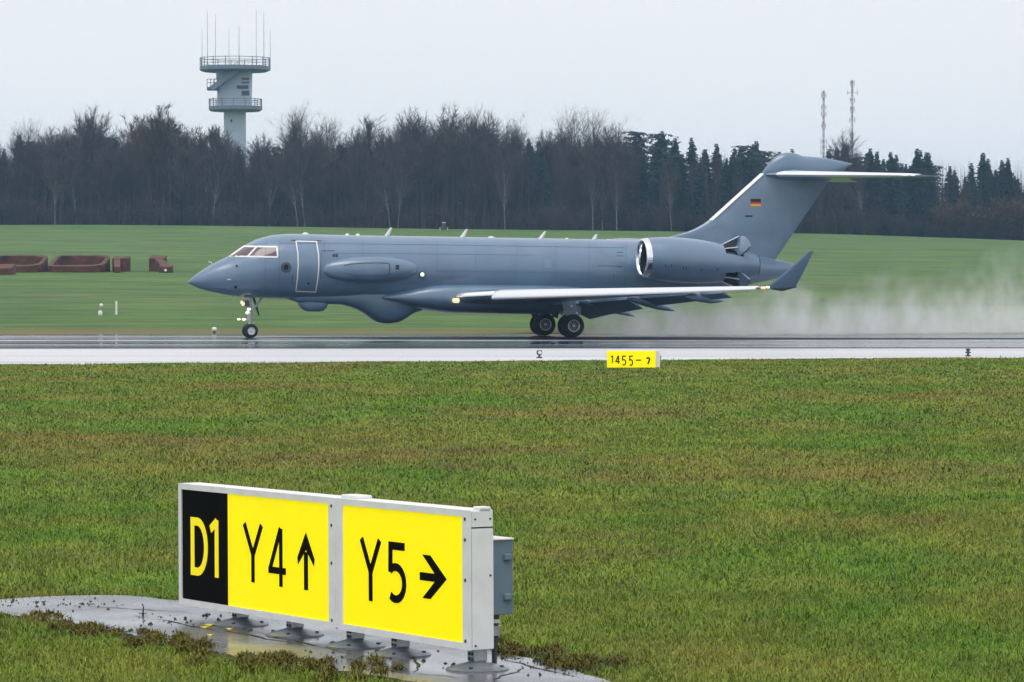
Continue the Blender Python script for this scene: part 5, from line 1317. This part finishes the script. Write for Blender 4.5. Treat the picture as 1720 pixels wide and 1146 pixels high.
# moss and earth creeping over the edges of the pad
mo = []
for cx, cy, sp, k in [(170, 1060, 55, 900), (255, 1078, 60, 1400), (330, 1092, 50, 800), (430, 1112, 70, 1100), (520, 1122, 60, 900), (900, 1100, 60, 1300), (980, 1118, 70, 1300), (840, 1092, 30, 500), (60, 1042, 40, 500), (600, 1132, 60, 700)]:
    k = int(k * 2.6); ci = rng.integers(0, 11, k); pxs = rng.normal(cx, sp * .6, 11)[ci] + rng.normal(0, sp * .10, k); pys = rng.normal(cy, 6.5, 11)[ci] + rng.normal(0, 2.2, k); gx = np.array([on_ground(a, b) for a, b in zip(pxs, pys)]); mo.append(gx[:, :2])
mo = np.concatenate(mo); k = len(mo)
o = blades('moss', [(mo[:, 0], mo[:, 1], rng.uniform(.02, .085, k), rng.uniform(.008, .020, k), .97, rng.uniform(.3, 1.0, k) ** .5)], 'olive brown moss and dead stalks creeping over the edges of the concrete pad')
o['category'] = 'moss'

cl = MB(); rc = random.Random(12)
for k in range(420):
    z_ = rc.choice([(170, 1058, 60, 5), (260, 1076, 70, 6), (430, 1110, 90, 6), (900, 1104, 70, 8), (980, 1122, 60, 9), (330, 1040, 120, 10), (120, 1015, 90, 6), (620, 1105, 120, 12)])
    p = on_ground(rc.gauss(z_[0], z_[2] * .6), rc.gauss(z_[1], z_[3] * .8), .022); r_ = rc.uniform(.006, .022)
    cl.add([(p.x + r_ * rc.uniform(.6, 1.3) * math.cos(a), p.y + r_ * rc.uniform(.6, 1.3) * math.sin(a), p.z - .003) for a in (0, 1.25, 2.5, 3.8, 5.0)] + [(p.x + rc.uniform(-.3, .3) * r_, p.y + rc.uniform(-.3, .3) * r_, p.z + r_ * rc.uniform(.5, 1.1))], [(0, 1, 5), (1, 2, 5), (2, 3, 5), (3, 4, 5), (4, 0, 5)])
tag(cl.build('soil_crumbs', M['crack']), 'dark crumbs of soil and dead moss strewn on the concrete pad', 'soil', kind='stuff')

# little plant and fallen leaves on the pad
p = on_ground(240, 1033, .022); e = empty('weed', p); tag(e, 'small dark weed sprouting alone on the wet concrete pad', 'plant')
mb = MB(); mb.tube([(0, 0, 0), (.005, 0, .06), (-.004, 0, .085)], [.008, .005, .003], 6); mb.build('stem', M['weed'], e)
for k in range(9):
    a = k * 2.4; L = .05 if k < 5 else .022; z = .004 if k < 5 else .075; mb = MB(); d = Vector((math.cos(a), math.sin(a), .25 if k < 5 else .6)).normalized(); s_ = Vector((-math.sin(a), math.cos(a), 0)) * L * .28
    b0 = Vector((0, 0, z)); mb.add([b0, b0 + d * L * .5 + s_, b0 + d * L, b0 + d * L * .5 - s_], [(0, 1, 2, 3)]); mb.build('leaf', M['weed'], e)
for px, py, s_, lab in [(353, 1049, .05, 'yellow fallen leaf lying furthest back near the leftmost sign foot'), (345, 1053, .042, 'yellow fallen leaf left of the leftmost sign foot'), (354, 1066, .032, 'yellow fallen leaf lying nearest the moss edge'), (386, 1056, .03, 'yellow fallen leaf on the leftmost foot plate')]:
    p = on_ground(px, py, .03 if px < 380 else .045); mb = MB(); pts = [(math.cos(2 * math.pi * j / 9) * s_ * (1 if j % 2 else .65), math.sin(2 * math.pi * j / 9) * s_ * (1 if j % 2 else .65), .006 * math.sin(j * 1.7)) for j in range(9)]
    mb.add(pts + [(a, b, c - .004) for a, b, c in pts], [tuple(range(9)), tuple(range(17, 8, -1))] + [(j, (j + 1) % 9, (j + 1) % 9 + 9, j + 9) for j in range(9)]); o = mb.build('fallen_leaf', M['leaf_yellow'], loc=p); tag(o, lab, 'leaf', 'fallen leaves on the pad')

# ================================================================== SPRAY AND AIR
def vol_mat(name):
    m = bpy.data.materials.new(name); m.use_nodes = True; nt = m.node_tree; nt.nodes.remove(nt.nodes['Principled BSDF'])
    v = nt.nodes.new('ShaderNodeVolumePrincipled'); nt.links.new(v.outputs[0], nt.nodes['Material Output'].inputs['Volume']); return m, nt, v
m, nt, v = vol_mat('wheel_spray')
v.inputs['Color'].default_value = (1.0, 1.0, 1.0, 1); v.inputs['Anisotropy'].default_value = 0.0
tc = nt.nodes.new('ShaderNodeTexCoord'); sx = nt.nodes.new('ShaderNodeSeparateXYZ'); nt.links.new(tc.outputs['Object'], sx.inputs[0])
mp = nt.nodes.new('ShaderNodeMapping'); mp.inputs['Scale'].default_value = (1.35, .7, .62); mp.inputs['Rotation'].default_value = (0, R(-28), 0); nt.links.new(tc.outputs['Object'], mp.inputs['Vector'])
nz = nt.nodes.new('ShaderNodeTexNoise'); nz.inputs['Scale'].default_value = 1.0; nz.inputs['Detail'].default_value = 5; nz.inputs['Roughness'].default_value = .62; nt.links.new(mp.outputs['Vector'], nz.inputs['Vector'])
nb = nt.nodes.new('ShaderNodeTexNoise'); nb.inputs['Scale'].default_value = .32; nb.inputs['Detail'].default_value = 2; nt.links.new(tc.outputs['Object'], nb.inputs['Vector'])
hgt = math_n(nt, 'MULTIPLY_ADD', sx.outputs['X'], .112, .62)
hgt = math_n(nt, 'MULTIPLY', hgt, math_n(nt, 'MULTIPLY_ADD', nb.outputs['Fac'], 2.2, -.05))
fall = math_n(nt, 'SUBTRACT', 1.0, math_n(nt, 'DIVIDE', sx.outputs['Z'], hgt), clamp=True)
fall = math_n(nt, 'POWER', fall, .8)
wisp = math_n(nt, 'MULTIPLY_ADD', nz.outputs['Fac'], 6.5, -2.85, clamp=True)
ends = math_n(nt, 'MULTIPLY', math_n(nt, 'MULTIPLY_ADD', sx.outputs['X'], .30, -.1, clamp=True), math_n(nt, 'SUBTRACT', 1.0, math_n(nt, 'DIVIDE', sx.outputs['X'], 46.0), clamp=True))
ay = math_n(nt, 'SUBTRACT', 1.0, math_n(nt, 'DIVIDE', math_n(nt, 'ABSOLUTE', sx.outputs['Y']), 4.5), clamp=True)
low = math_n(nt, 'MULTIPLY', math_n(nt, 'SUBTRACT', 1.0, math_n(nt, 'DIVIDE', sx.outputs['Z'], 1.3), clamp=True), math_n(nt, 'MULTIPLY_ADD', nz.outputs['Fac'], 1.6, -.25, clamp=True))
body = math_n(nt, 'ADD', math_n(nt, 'MULTIPLY', fall, wisp), math_n(nt, 'MULTIPLY', low, .75))
den = math_n(nt, 'MULTIPLY', math_n(nt, 'MULTIPLY', body, ends), math_n(nt, 'MULTIPLY', ay, .95))
nt.links.new(den, v.inputs['Density'])
mb = MB(); mb.box((23, 0, 3.0), (46, 9, 5.94)); o = mb.build('spray_mist', m, loc=(AC.x, AC.y, .03), rz=PSI)
tag(o, 'pale water spray thrown up behind the main wheels along the runway', 'spray', kind='stuff')

m, nt, v = vol_mat('damp_air')
v.inputs['Color'].default_value = (.38, .64, 1.0, 1); v.inputs['Density'].default_value = HAZE_DENSITY
mb = MB(); mb.box((0, 1050, 35), (3200, 3100, 72)); o = mb.build('haze', m); tag(o, kind='stuff'); o['label'] = 'thin bluish damp air over the whole airfield'
